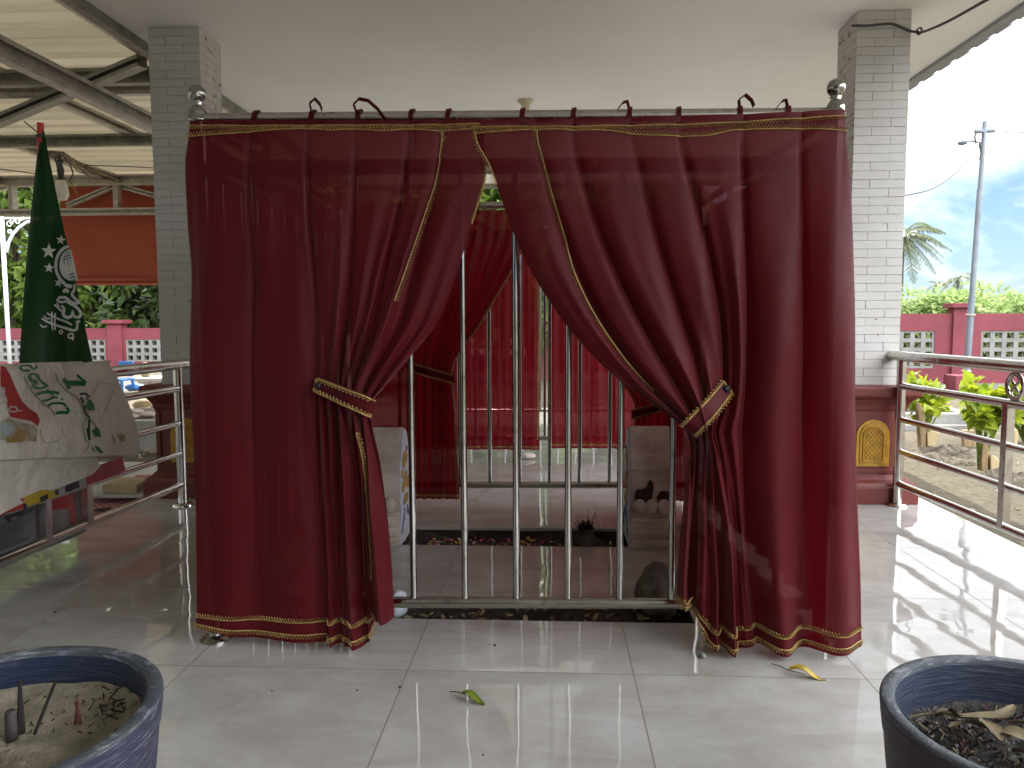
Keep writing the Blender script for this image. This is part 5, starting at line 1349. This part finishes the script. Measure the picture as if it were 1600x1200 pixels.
mb.prism(P_, (0,0,.045)); o = mb.build('wooden_block', M['wood_light'], None, base=P_[0], bevel=.003); tag(o, 'square pale wooden block lying on the low grey board', 'block')
for k in (0,):
    p_ = atZ(158,800,-.045); mb = MB()
    for i in range(9): mb.add([p_+Vector((rw.uniform(-.05,.05),rw.uniform(-.04,.04),0.002+rw.uniform(0,.02))) for _ in range(3)], [(0,1,2)])
    o = mb.build('leaf_scrap', M['incense_dark'], None, base=p_); tag(o, 'dark crumpled leaf scrap on the front mat', 'leaf')
# raised plot with grey kerb, rubble and graves
yk = atZ(240,702,GZ).y
zt_ = atY(240,658,yk).z
mb = MB(); mb.bb((-9, yk, GZ-.1), (-2.6, yk+.12, zt_)); mb.bb((-9, yk-.035, GZ-.1), (-2.6, yk-.003, GZ+.045)); o = mb.build('kerb_wall', M['concrete_light'], None, base=(-5, yk, GZ)); tag(o, 'low pale concrete kerb wall holding the raised sandy plot on the left', 'kerb wall')
mb = grid_patch(-9, -2.6, yk+.121, 13.9, 60, 60, lambda x, y: zt_-.03+.03*math.sin(x*5)*math.sin(y*3)+rw.uniform(-.015,.015)); struct('raised_ground', mb, mat('rubble_ground', (.33,.28,.21), .95, 0, .5, 9, bump=.03, bscale=24), smooth=True)
for i, (x, y, r_, lab) in enumerate(((226,634,.075,'rounded brown stone standing on the sandy plot near the pink wall'),(212,643,.05,'flat stone left of the rounded brown stone'),(232,648,.055,'broad flat stone at the kerb edge near the left column'),(250,645,.04,'small stone closest to the left column'),(206,650,.04,'flat slab fragment beside the banner edge'),(243,636,.035,'little stone behind the flat ones'))):
    p_ = atZ(x, y, zt_-.01); rock('stone', lab, 'stone', tuple(p_), r_*1.25, (1.25,1,.8 if i == 0 else .45), 'wood_light' if i in (0,) else 'stone', i+11, 'loose stones on the sandy plot', 3)
yg = 10.4
a_, b_ = atY(216,622,yg), atY(275,596,yg)
root = thing('grave_surround', 'tiled grave surround with a pale slab near the pink wall on the left', 'grave', ((a_.x+b_.x)/2, yg, a_.z))
mb = MB(); mb.bb((a_.x, yg, zt_-.06), (b_.x, yg+1.2, b_.z)); mb.build('base', M['stone'], root); mb = MB(); mb.bb((a_.x-.03, yg-.03, b_.z), (b_.x+.03, yg+1.23, b_.z+.04)); mb.build('top_slab', M['concrete_light'], root)
p_ = atY(228,596,yg+.3)
mb = MB(); mb.sqlathe((p_.x, yg+.3, b_.z+.04), [(.045,0),(.06,.05),(.075,.1),(.06,.15),(.065,.18),(.02,.215)], .5); o = mb.build('gravestone', M['wood_light'], None, base=(p_.x, yg+.3, b_.z+.04), bevel=.01); tag(o, 'small pale carved gravestone standing on the tiled grave surround', 'gravestone')
# blue plastic chair
yc_ = 9.6; a_ = atY(190,618,yc_); cx_ = a_.x
root = thing('plastic_chair', 'small blue plastic chair seen past the folded banner beside the pink wall', 'chair', (cx_, yc_, zt_))
mb = MB(); mb.box((cx_-.02, yc_+.16, zt_+.28), (.2,.03,.2), Matrix.Rotation(R(-10), 3, 'X')); mb.build('backrest', M['blue'], root, bevel=.01)
mb = MB(); mb.box((cx_-.02, yc_, zt_+.15), (.24,.3,.03)); mb.build('seat', M['blue'], root, bevel=.01)
for sx in (-1,1):
    for sy in (-1,1): mb = MB(); mb.tube([(cx_-.02+sx*.10, yc_+sy*.12, zt_+.15), (cx_-.02+sx*.12, yc_+sy*.15, zt_-.04)], [.022,.015], 8); mb.build('leg', M['blue'], root)
p_ = atY(212,612,yc_+.2); rock('bag', 'dark blue bundle on the ground beside the blue chair', 'bag', (p_.x, yc_+.2, zt_+.03), .09, (1.5,1,.6), 'blue', 4, sub=3)
# white iron gate arch at far left
yg = 12.6; gx = atY(7,420,yg).x; gt = atY(7,338,yg).z
root = thing('iron_arch', 'white wrought iron post with a curled bracket at the far left', 'arch', (gx, yg, GZ))
mb = MB(); mb.tube([(gx, yg, GZ), (gx, yg, gt+.1)], .035, 10); mb.build('post', M['white_paint'], root, smooth=True)
mb = MB(); pts = [atY(x, y, yg) for x, y in ((11,395),(13,380),(20,366),(30,355),(42,347),(58,344),(75,344))]; mb.tube(pts, .026, 8); mb.build('arch_bar', M['white_paint'], root, smooth=True)
mb = MB()
for (x, y, r_) in ((15,350,.06),(20,344,.05),(28,346,.055),(15,362,.04),(36,342,.03)):
    p_ = atY(x, y, yg); mb.tube([p_+Vector((r_*math.cos(a)*(1-a/12), 0, r_*math.sin(a)*(1-a/12))) for a in np.linspace(0, 8, 26)], .009, 5)
mb.build('scrollwork', M['white_paint'], root, smooth=True)
mb = MB(); mb.tube([atY(8,341,yg), atY(80,341,yg)], .018, 6); mb.build('top_bar', M['white_paint'], root)

# ------------------------------------------------------------------ pink boundary walls
def boundary_wall(label, p0, p1, ztop, zbase, piers, holes, hz, pier_w, cap_dz, th=.12, found=.2, hole_n=(.2,.2)):
    p0 = Vector((*p0, 0)); p1 = Vector((*p1, 0)); d = (p1-p0); ln = d.length; d.normalize(); ang = math.atan2(d.y, d.x); rot = Matrix.Rotation(ang, 3, 'Z'); nn = Vector((-d.y, d.x, 0))
    root = thing('boundary_wall', label, 'wall', ((p0.x+p1.x)/2, (p0.y+p1.y)/2, zbase))
    def blk(mb, s0, s1, z0, z1, t=th, o=0): mb.box(p0+d*((s0+s1)/2)+nn*o+Vector((0,0,(z0+z1)/2)), (s1-s0, t, z1-z0), rot)
    mb = MB(); blk(mb, 0, ln, hz[1], ztop); blk(mb, 0, ln, zbase+found, hz[0])
    s = 0
    for h0, h1 in holes: 
        if h0 > s: blk(mb, s, h0, hz[0]+.0005, hz[1]-.0005)
        s = h1
    if s < ln: blk(mb, s, ln, hz[0]+.0005, hz[1]-.0005)
    mb.build('wall', M['pink'], root)
    mb = MB(); blk(mb, -.02, ln+.02, zbase-.4, zbase+found-.001, th+.05); mb.build('foundation', M['concrete'], root)
    for h0, h1 in holes:
        mb = MB(); w = h1-h0; n = max(2, round(w/hole_n[0])); m_ = max(2, round((hz[1]-hz[0])/hole_n[1])); cw = w/n; ch = (hz[1]-hz[0])/m_; b = .2
        for i in range(n+1): blk(mb, max(h0+.001, h0+i*cw-cw*b), min(h1-.001, h0+i*cw+cw*b), hz[0]+.001, hz[1]-.001, th*.8)
        for j in range(m_+1): blk(mb, h0+.002, h1-.002, max(hz[0]+.002, hz[0]+j*ch-ch*b), min(hz[1]-.002, hz[0]+j*ch+ch*b), th*.76)
        mb.build('block_grille', M['block'], root)
    for s in piers:
        mb = MB(); blk(mb, s-pier_w/2, s+pier_w/2, zbase-.05, ztop+cap_dz*.55, th+.1); pr_ = mb.build('pier', M['pink'], root)
        mb = MB(); blk(mb, s-pier_w*.75, s+pier_w*.75, ztop+cap_dz*.55+.001, ztop+cap_dz, th+.22); mb.build('cap', M['pink'], pr_, bevel=.006)
    return root
yl = 14.6
xw = lambda px, y=540: atY(px, y, yl).x
x0, x1 = xw(-120), xw(540)
hz_l = (atY(220,563,yl).z-.02, atY(220,530,yl).z)
hs = [(xw(-75)-x0, xw(50)-x0),(xw(58)-x0, xw(167)-x0),(xw(199)-x0, xw(300)-x0),(xw(335)-x0, xw(460)-x0)]
boundary_wall('pink garden wall with pierced block panels behind the green flag', (x0, yl), (x1, yl), atY(120,513,yl).z, GZ-.05, [xw(184)-x0, xw(-98)-x0, xw(318)-x0], hs, hz_l, xw(195)-xw(173), atY(184,500,yl).z-atY(184,513,yl).z, found=atY(220,604,yl).z-GZ+.18, hole_n=(.155,.16))
yr = 13.0
xw2 = lambda px, y=540: atY(px, y, yr).x
x0, x1 = xw2(1150), xw2(2000)
hz_r = (atY(1440,575,yr).z, atY(1440,517,yr).z)
hs = [(xw2(1270)-x0, xw2(1455)-x0),(xw2(1526)-x0, xw2(1690)-x0),(xw2(1760)-x0, xw2(1930)-x0)]
boundary_wall('pink garden wall with grey block grilles behind the pole on the right', (x0, yr), (x1, yr-.15), atY(1500,490,yr).z, GZ-.05, [xw2(1491)-x0, xw2(1725)-x0, xw2(1220)-x0], hs, hz_r, xw2(1502)-xw2(1481), atY(1490,474,yr).z-atY(1490,490,yr).z, found=atY(1500,598,yr).z-GZ+.05, hole_n=(.178,.17))
boundary_wall('pink garden wall far behind the furthest curtains', (xw(540)+.3, yl+.4), (xw2(1150)-.2, yl+.2), .95, GZ-.05, [1.2, 3.6], [(1.6,3.2)], (.25,.65), .25, .14)

# ------------------------------------------------------------------ utility pole
yp = 12.0
p0, p1 = atY(1508,606,yp), atY(1539,190,yp)
root = thing('utility_pole', 'slim grey metal pole with wires and a small lamp rising from a pink block', 'pole', (p0.x, yp, GZ))
mb = MB(); mb.tube([p0+Vector((0,0,-.3)), p0.lerp(p1,.35)], .047, 14); mb.tube([p0.lerp(p1,.35), p0.lerp(p1,.75)], .040, 14); mb.tube([p0.lerp(p1,.75), p1], .033, 14); mb.build('shaft', M['pole_grey'], root, smooth=True, ang=R(40))
mb = MB(); mb.lathe(p0.lerp(p1,.065), [(.063,-.012),(.068,-.01),(.068,.01),(.063,.012)], 14); mb.lathe(p0.lerp(p1,.28), [(.060,-.012),(.066,-.01),(.066,.01),(.060,.012)], 14); mb.build('clamp', M['galv'], root)
a_, b_ = atY(1492,625,yp-.15), atY(1524,587,yp-.15)
mb = MB(); mb.bb((a_.x, yp-.15, GZ-.03), (b_.x, yp+.22, b_.z)); mb.build('base_block', M['pink'], root, bevel=.008)
mb = MB(); q = [atY(x, y, yp-.05) for x, y in ((1527,222),(1518,220),(1508,221))]; mb.tube(q, .014, 6); mb.lathe(atY(1504,222,yp-.05), [(.001,-.05),(.06,-.03),(.07,.0),(.03,.035),(.001,.04)], 12); mb.build('lamp', M['pole_grey'], root)
for x, y in ((1531,205),(1546,204)):
    mb = MB(); p_ = atY(x, y, yp); mb.lathe(p_, [(.001,-.08),(.03,-.07),(.035,0),(.03,.07),(.001,.08)], 10, Matrix.Rotation(R(90),3,'Y')); mb.build('insulator', M['pole_grey'], root)
mb = MB(); mb.tube([atY(x, y, yp-.06) for x, y in ((1526,206),(1523,214),(1525,224),(1530,222),(1534,232),(1531,250))], .012, 6); mb.tube([atY(x, y, yp-.06) for x, y in ((1537,208),(1535,220),(1530,226),(1533,240))], .010, 6); mb.build('jumper_wires', M['wire'], root)
wire('overhead_wire', 'sagging dark wire from the pole down to the right column edge', [atY(1529,227,yp), atY(1513,250,yp-.6), atY(1490,273,yp-1.6), atY(1462,292,yp-3), atY(1440,300,yp-4.2), atY(1400,308,yp-5)], .008)
wire('overhead_wire', 'pale thin wire leaving the pole towards the left', [atY(1532,206,yp), atY(1490,216,yp+3), atY(1425,231,yp+8), atY(1300,250,yp+12)], .006, 'galv')
wire('overhead_wire', 'dark straight wire leaving the pole towards the right', [atY(1548,204,yp), atY(1600,207,yp+1), atY(1750,214,yp+3)], .007)

# ------------------------------------------------------------------ vegetation
LM = {
 'dark': leafmat('leaf_dark', (.055,.085,.022), (.014,.03,.010), .25),
 'mid': leafmat('leaf_mid', (.21,.29,.055), (.05,.09,.02), .55),
 'hedge': leafmat('leaf_hedge', (.46,.56,.25), (.18,.28,.08), .5),
 'bright': leafmat('leaf_bright', (.28,.38,.075), (.09,.16,.035), .55),
 'lime': leafmat('leaf_lime', (.42,.47,.03), (.19,.28,.02), .45),
 'palm': leafmat('leaf_palm', (.13,.15,.05), (.05,.075,.025), .3)}
bark = mat('bark', (.14,.11,.085), .9, 0, .5, 6, bump=.01, bscale=20, stretch=(3,3,.5))
def leaves(mb, c, n, size, r, asp=.45, up=.3):
    """n leaf blades round the points of c: (centre, radius)"""
    for k in range(n):
        ce, ra = c[r.randrange(len(c))]
        v = Vector((r.gauss(0,1), r.gauss(0,1), r.gauss(0,1))); v.normalize(); p = Vector(ce)+v*ra*(.45+.6*r.random()**.6)
        s = size*r.uniform(.6,1.35); d = (v+Vector((r.gauss(0,.7), r.gauss(0,.7), r.gauss(0,.5)-.25))).normalized(); t = d.cross(Vector((r.gauss(0,.5), r.gauss(0,.5), 1))).normalized(); u = t.cross(d)*(.18*s)
        w = t*s*asp*.5; mb.add([p, p+d*s*.35+w+u, p+d*s-u*.6, p+d*s*.35-w+u], [(0,1,2),(0,2,3)])
def tree(name, label, cat, x, y, h, rad, clumps, n, size, lm, seed, group=None, z0=GZ, trunk=.12, crown_lo=.35, flat=.8, asp=.45):
    r = random.Random(seed); root = thing(name, label, cat, (x, y, z0), group)
    C_ = []
    for k in range(clumps):
        a = r.uniform(0, 6.28); q = rad*math.sqrt(r.random())*.85; zz = h*(crown_lo+(1-crown_lo)*r.random()**.9)
        lim = 1-abs((zz/h-crown_lo)/(1-crown_lo)-.45)*.8
        C_.append((Vector((x+q*lim*math.cos(a), y+q*lim*math.sin(a)*flat, z0+zz-rad*.12)), rad*r.uniform(.16,.34)))
    mb = MB(); tp = Vector((x, y, z0+h*crown_lo)); top = Vector((x+r.uniform(-.1,.1)*rad, y, z0+h*.85))
    mb.tube([(x, y, z0-.1), (x+.03, y, z0+h*crown_lo*.5), tp, tp.lerp(top,.5)+Vector((r.uniform(-.2,.2)*rad*.4,0,0)), top], [trunk,trunk*.85,trunk*.7,trunk*.45,trunk*.12], 9)
    for ce, ra in C_[:14]:
        b = tp.lerp(top, r.uniform(0,.7)); mb.tube([b, b.lerp(ce,.55)+Vector((0,0,rad*.08)), ce], [trunk*.35,trunk*.2,trunk*.06], 5)
    mb.build('trunk', bark, root, smooth=True)
    mb = MB(); leaves(mb, C_, n, size, r, asp); mb.build('crown', LM[lm], root)
    return root
def px_tree(px, Y, ytop, **k): 
    p = atY(px, 500, Y); t = atY(px, ytop, Y); return p.x, Y, t.z-GZ
# left dark mass, each tree its own
for i, (px, Y, yt, rad, n, lm, lab) in enumerate((
  (20, 17.2, 130, 2.4, 5000, 'bright', 'tall dark leafy tree behind the white iron arch'),
  (-90, 16.6, 110, 2.3, 4500, 'mid', 'tall leafy tree at the extreme left edge'),
  (150, 16.8, 200, 1.9, 5200, 'bright', 'sunlit bushy tree under the left half of the orange blind'),
  (205, 18.0, 175, 2.2, 5200, 'mid', 'dark dense tree under the orange blind next to the left column'),
  (262, 16.7, 200, 1.9, 4500, 'dark', 'dark tree partly hidden by the left column'),
  (95, 21.0, 120, 3.2, 5200, 'bright', 'taller pale tree showing above the orange blind'))):
    x, y, h = px_tree(px, Y, yt); tree('broadleaf_tree', lab, 'tree', x, y, h, rad, 46, n, .26, lm, 20+i, 'trees beyond the left wall', crown_lo=.12)
# behind the pavilion centre
for i, (px, Y, yt, rad, n, lm, lab) in enumerate((
  (640, 17.5, 205, 2.6, 6500, 'bright', 'bright leafy tree glimpsed through the left front curtain'),
  (775, 14.0, 195, 1.9, 5200, 'bright', 'green leafy tree seen in the gap at the top between the front curtains'),
  (960, 18.0, 235, 2.6, 5500, 'mid', 'leafy tree glimpsed through the right front curtain'),
  (470, 18.5, 215, 2.4, 4500, 'mid', 'leafy tree glimpsed through the outer left front curtain'))):
    x, y, h = px_tree(px, Y, yt); tree('broadleaf_tree', lab, 'tree', x, y, h, rad, 36, n, .30, lm, 40+i, 'trees behind the pavilion', crown_lo=.3, asp=.55)
# right hedge row behind the wall
for i, (px, Y, yt, rad) in enumerate(((1340,15.6,452,1.4),(1425,15.8,441,1.4),(1485,15.4,447,1.2),(1545,15.9,441,1.5),(1622,15.5,447,1.4),(1710,15.8,438,1.7),(1800,15.7,440,1.7))):
    x, y, h = px_tree(px, Y, yt+20)
    lab = ('bright leafy shrub behind the pink wall, hidden by the right column','bright leafy shrub behind the pink wall, right of the white column','bright leafy shrub behind the pink pier on the right','bright leafy shrub behind the grey pole','bright leafy shrub at the right edge behind the pink wall','bright shrub beyond the right edge of the view','last bright shrub along the right wall')[i]
    tree('shrub', lab, 'shrub', x, y, h, rad, 46, 9000, .125, 'hedge', 60+i, 'shrubs behind the right wall', crown_lo=.1, trunk=.06, asp=.5)
def palm(label, px, py, Y, L_, nf, seed, dirs=None, lean=.0):
    r = random.Random(seed); c = atY(px, py, Y); base = Vector((c.x+lean, Y, GZ-.02)); root = thing('palm_tree', label, 'palm', tuple(base), 'coconut palms')
    mb = MB(); mb.tube([base, base.lerp(c,.3)+Vector((-lean*.2,0,0)), base.lerp(c,.7), c], [L_*.07,L_*.05,L_*.042,L_*.04], 9); mb.build('trunk', bark, root, smooth=True)
    for f in range(nf):
        a = 2*math.pi*f/nf+r.uniform(-.2,.2); el = r.uniform(-.75,1.2); d = Vector((math.cos(a), math.sin(a), 0)); ln = L_*r.uniform(.8,1.1); P_ = []
        for i in range(11):
            t = i/10; P_.append(c+d*ln*t*(.65+.35*math.cos(el))+Vector((0,0,ln*(math.sin(el)*t-(.45+.25*max(0,el))*t*t))))
        mb = MB(); mb.tube(P_, [L_*.012*(1-.8*i/10) for i in range(11)], 5)
        for i in range(34):
            t = .12+.86*i/33; k = min(9, int(t*10)); p = P_[k].lerp(P_[k+1], t*10-k); tn = (P_[k+1]-P_[k]).normalized(); s = tn.cross(Vector((0,0,1))).normalized()
            for sg in (-1,1):
                l = ln*.26*math.sin(math.pi*min(.97,t*.8+.14))*r.uniform(.8,1.15); e = p+s*sg*l*.75+tn*l*.45+Vector((0,0,-l*r.uniform(.25,.6))); w = tn*ln*.011
                mb.add([p-w, p+w, p.lerp(e,.6)+w*.9, e, p.lerp(e,.6)-w*.9], [(0,1,2,3,4)])
        mb.build('frond', LM['palm'], root)
palm('large coconut palm half hidden behind the right column', 1411, 366, 30, 1.7, 26, 5)
palm('small distant coconut palm above the shrubs left of the pole', 1497, 434, 52, 1.35, 13, 8)
palm('tiny far palm top beside the right column', 1463, 444, 60, .9, 9, 3)
# garden plants and wooden grave markers on the right
def garden_plant(label, px, pyb, pyt, rad_px, n, lm, seed):
    b = atZ(px, pyb, GZ+.01); Y = b.y; t = atY(px, pyt, Y); r = random.Random(seed); rad = rad_px*Y/1200; root = thing('garden_plant', label, 'plant', tuple(b))
    hgt = t.z-b.z; C_ = []; mb = MB()
    for k in range(14):
        a = r.uniform(0,6.28); q = rad*math.sqrt(r.random()); p = Vector((b.x+q*math.cos(a), Y+q*math.sin(a), b.z+hgt*r.uniform(.6,.98)-q*q/rad*.25)); C_.append((p, rad*.24)); mb.tube([Vector(b), Vector(b).lerp(p,.5)+Vector((0,0,.04)), p], [.012,.008,.003], 5)
    mb.build('stems', M['leaf_green'], root)
    mb = MB(); leaves(mb, C_, int(n*.55), .085, r, .9); mb.build('foliage', LM[lm], root)
garden_plant('lime green garden plant beside the wooden post nearest the right column', 1444, 702, 600, 26, 420, 'lime', 3)
garden_plant('taller lime green garden plant behind the second wooden post', 1530, 735, 598, 44, 900, 'lime', 4)
garden_plant('lime green plant at the right edge behind the balustrade post', 1600, 690, 632, 30, 300, 'lime', 6)
garden_plant('yellow leaved plant near the far pink wall by the column', 1432, 640, 586, 24, 260, 'lime', 7)
def marker(label, pts, th, m, Yz):
    b = atZ(pts[0][0], pts[0][1], GZ+.0); Y = b.y; P_ = [atY(x, y, Y) for x, y in pts]; mb = MB(); mb.prism([p+Vector((0,-th/2,0)) for p in P_], (.02, th, 0)); o = mb.build('grave_marker', m, None, base=b, bevel=.008); tag(o, label, 'grave marker', 'wooden grave markers in the garden')
marker('tall brown wooden post marker nearest the right column', [(1434,708),(1442,708),(1442,660),(1440,640),(1432,628),(1430,640),(1432,665)], .1, M['wood_brown'], 0)
marker('pale notched wooden marker beside the tall brown post', [(1444,707),(1453,706),(1462,680),(1463,676),(1458,672),(1450,671),(1443,676)], .12, M['wood_light'], 0)
marker('tapered wooden marker alone in the middle of the garden soil', [(1503,699),(1520,707),(1520,668),(1519,672),(1500,672)], .08, M['wood_brown'], 0)
marker('round wooden post marker under the taller lime plant', [(1528,738),(1538,738),(1539,692),(1538,685),(1530,685),(1527,720)], .1, M['wood_brown'], 0)
marker('short weathered wooden stump marker beside the round post', [(1541,738),(1556,741),(1558,722),(1550,712),(1544,709),(1540,712)], .12, M['wood_light'], 0)
marker('small pale topped marker at the right edge behind the baluster', [(1580,700),(1585,700),(1588,676),(1586,670),(1581,671)], .07, M['wood_light'], 0)
a_ = atZ(1420,674,GZ); b_ = atZ(1508,668,GZ); h_ = atY(1450,647,a_.y).z
mb = MB(); mb.bb((a_.x-.6, a_.y, GZ-.05), (b_.x, a_.y+.15, h_)); mb.bb((b_.x-.15, a_.y+.151, GZ-.05), (b_.x, a_.y+1.4, h_)); mb.bb((a_.x-.7, a_.y-.12, GZ-.05), (b_.x+.02, a_.y-.002, h_-.1)); o = mb.build('grave_kerb', M['concrete'], None, base=(b_.x, a_.y, GZ)); tag(o, 'low grey concrete grave kerb behind the garden plants', 'kerb')
M['soil_dry'] = mat('dry_soil', (.17,.14,.10), .95, 0, .6, 22, bump=.02, bscale=50)
for i, (x, y, sz, lab) in enumerate(((1478,714,(.5,.34,.075),'loose mound of dug soil beside the pale notched marker'),(1566,750,(.34,.26,.06),'small soil mound at the foot of the stump marker'),(1515,727,(.3,.2,.045),'low soil mound in the middle of the garden'))):
    p_ = atZ(x, y, GZ); rr2 = random.Random(i+5)
    mb = grid_patch(p_.x-sz[0]*1.3, p_.x+sz[0]*1.3, p_.y-sz[1]*1.5, p_.y+sz[1]*1.5, 60, 50, lambda X_, Y_: GZ-.035+(sz[2]+.03)*math.exp(-((X_-p_.x)/sz[0])**2*1.6-((Y_-p_.y)/sz[1])**2*1.6)*(1+.35*math.sin(X_*23)*math.sin(Y_*31))+rr2.uniform(-.008,.012))
    o = mb.build('soil_mound', M['soil_dry'], None, smooth=True, base=(p_.x, p_.y, GZ)); tag(o, lab, 'soil')
# pebbles and dead leaves on the ground
mb = MB()
for k in range(1400):
    if k % 2: x, y = rw.uniform(1.97, 7), rw.uniform(2.2, 12)
    else: x, y = rw.uniform(-7, -2.2), rw.uniform(6.1, 6.7)
    s = rw.uniform(.004,.014); mb.mi = rw.randrange(3); mb.box((x, y, GZ+.02+s*.2), (s*2, s*1.6, s*.8), Euler((rw.uniform(-.4,.4),rw.uniform(-.4,.4),rw.uniform(0,3))).to_matrix(), .65)
tag(mb.build('ground_litter', [M['concrete'], M['dry_leaf'], M['wood_light']], None), 'small pebbles and dry leaf bits on the sandy ground', 'litter', None, 'stuff')

# ------------------------------------------------------------------ sky and sun
SUN_EL, SUN_AZ = R(52), R(-6)      # azimuth measured from +Y towards +X
w = bpy.data.worlds.new('World'); sc.world = w; w.use_nodes = True; nt = w.node_tree
bg = nt.nodes['Background']; out = nt.nodes['World Output']
sky = N(nt, 'ShaderNodeTexSky', sky_type='NISHITA'); sky.sun_disc = False; sky.sun_elevation = SUN_EL; sky.sun_rotation = SUN_AZ; sky.dust_density = .6; sky.ozone_density = 1.5
hs_ = N(nt, 'ShaderNodeMixRGB', blend_type='MULTIPLY'); hs_.inputs[0].default_value = 1; hs_.inputs[2].default_value = (.42,.53,.68,1); L(nt, sky.outputs[0], hs_.inputs[1]); L(nt, hs_.outputs[0], bg.inputs['Color']); bg.inputs['Strength'].default_value = .05
tc = N(nt, 'ShaderNodeTexCoord'); sp = N(nt, 'ShaderNodeSeparateXYZ'); L(nt, tc.outputs['Generated'], sp.inputs[0])
mp = N(nt, 'ShaderNodeMapping'); mp.inputs['Scale'].default_value = (1,1,2.4); mp.inputs['Location'].default_value = (.35,.1,.2); L(nt, tc.outputs['Generated'], mp.inputs[0])
nz = N(nt, 'ShaderNodeTexNoise', Scale=4.2, Detail=9, Roughness=.58, Distortion=.4); L(nt, mp.outputs[0], nz.inputs['Vector'])
mr = N(nt, 'ShaderNodeMapRange'); mr.inputs[1].default_value = .07; mr.inputs[2].default_value = .27; mr.inputs[3].default_value = -.12; mr.inputs[4].default_value = .34; L(nt, sp.outputs['Z'], mr.inputs[0])
ad = N(nt, 'ShaderNodeMath', operation='ADD'); L(nt, nz.outputs['Fac'], ad.inputs[0]); L(nt, mr.outputs[0], ad.inputs[1])
rp = N(nt, 'ShaderNodeValToRGB'); e = rp.color_ramp.elements; e[0].position = .44; e[0].color = (.03,.03,.03,1); e[1].position = .80; e[1].color = (1,1,1,1); L(nt, ad.outputs[0], rp.inputs[0])
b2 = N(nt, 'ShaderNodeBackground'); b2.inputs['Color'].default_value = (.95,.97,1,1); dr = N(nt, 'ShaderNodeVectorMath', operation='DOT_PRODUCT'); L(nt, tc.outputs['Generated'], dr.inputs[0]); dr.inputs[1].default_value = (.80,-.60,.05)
m3 = N(nt, 'ShaderNodeMapRange'); m3.inputs[1].default_value = -.15; m3.inputs[2].default_value = .9; m3.inputs[3].default_value = .55; m3.inputs[4].default_value = 2.1; m3.interpolation_type = 'SMOOTHSTEP'; L(nt, dr.outputs['Value'], m3.inputs[0]); L(nt, m3.outputs[0], b2.inputs['Strength'])  # clouds made brighter rightwards and behind the camera to side-light the curtains
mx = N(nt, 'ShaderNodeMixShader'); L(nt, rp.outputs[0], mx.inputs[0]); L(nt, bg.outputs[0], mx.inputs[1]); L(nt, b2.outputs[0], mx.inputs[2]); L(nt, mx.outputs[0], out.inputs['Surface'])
sd = bpy.data.lights.new('sun', 'SUN'); so = bpy.data.objects.new('sun', sd); col.objects.link(so); sd.energy = 2.2; sd.angle = R(.5); sd.color = (1,.96,.91)
dirv = Vector((math.sin(SUN_AZ)*math.cos(SUN_EL), math.cos(SUN_AZ)*math.cos(SUN_EL), math.sin(SUN_EL)))
so.rotation_euler = dirv.to_track_quat('Z','Y').to_euler(); so.location = (0,0,20)
sc.view_settings.view_transform = 'Standard'; sc.view_settings.look = 'None'; sc.view_settings.exposure = 2.1; sc.view_settings.gamma = 1
sc.cycles.max_bounces = 12; sc.cycles.diffuse_bounces = 6; sc.cycles.glossy_bounces = 5; sc.cycles.transparent_max_bounces = 16; sc.cycles.transmission_bounces = 8
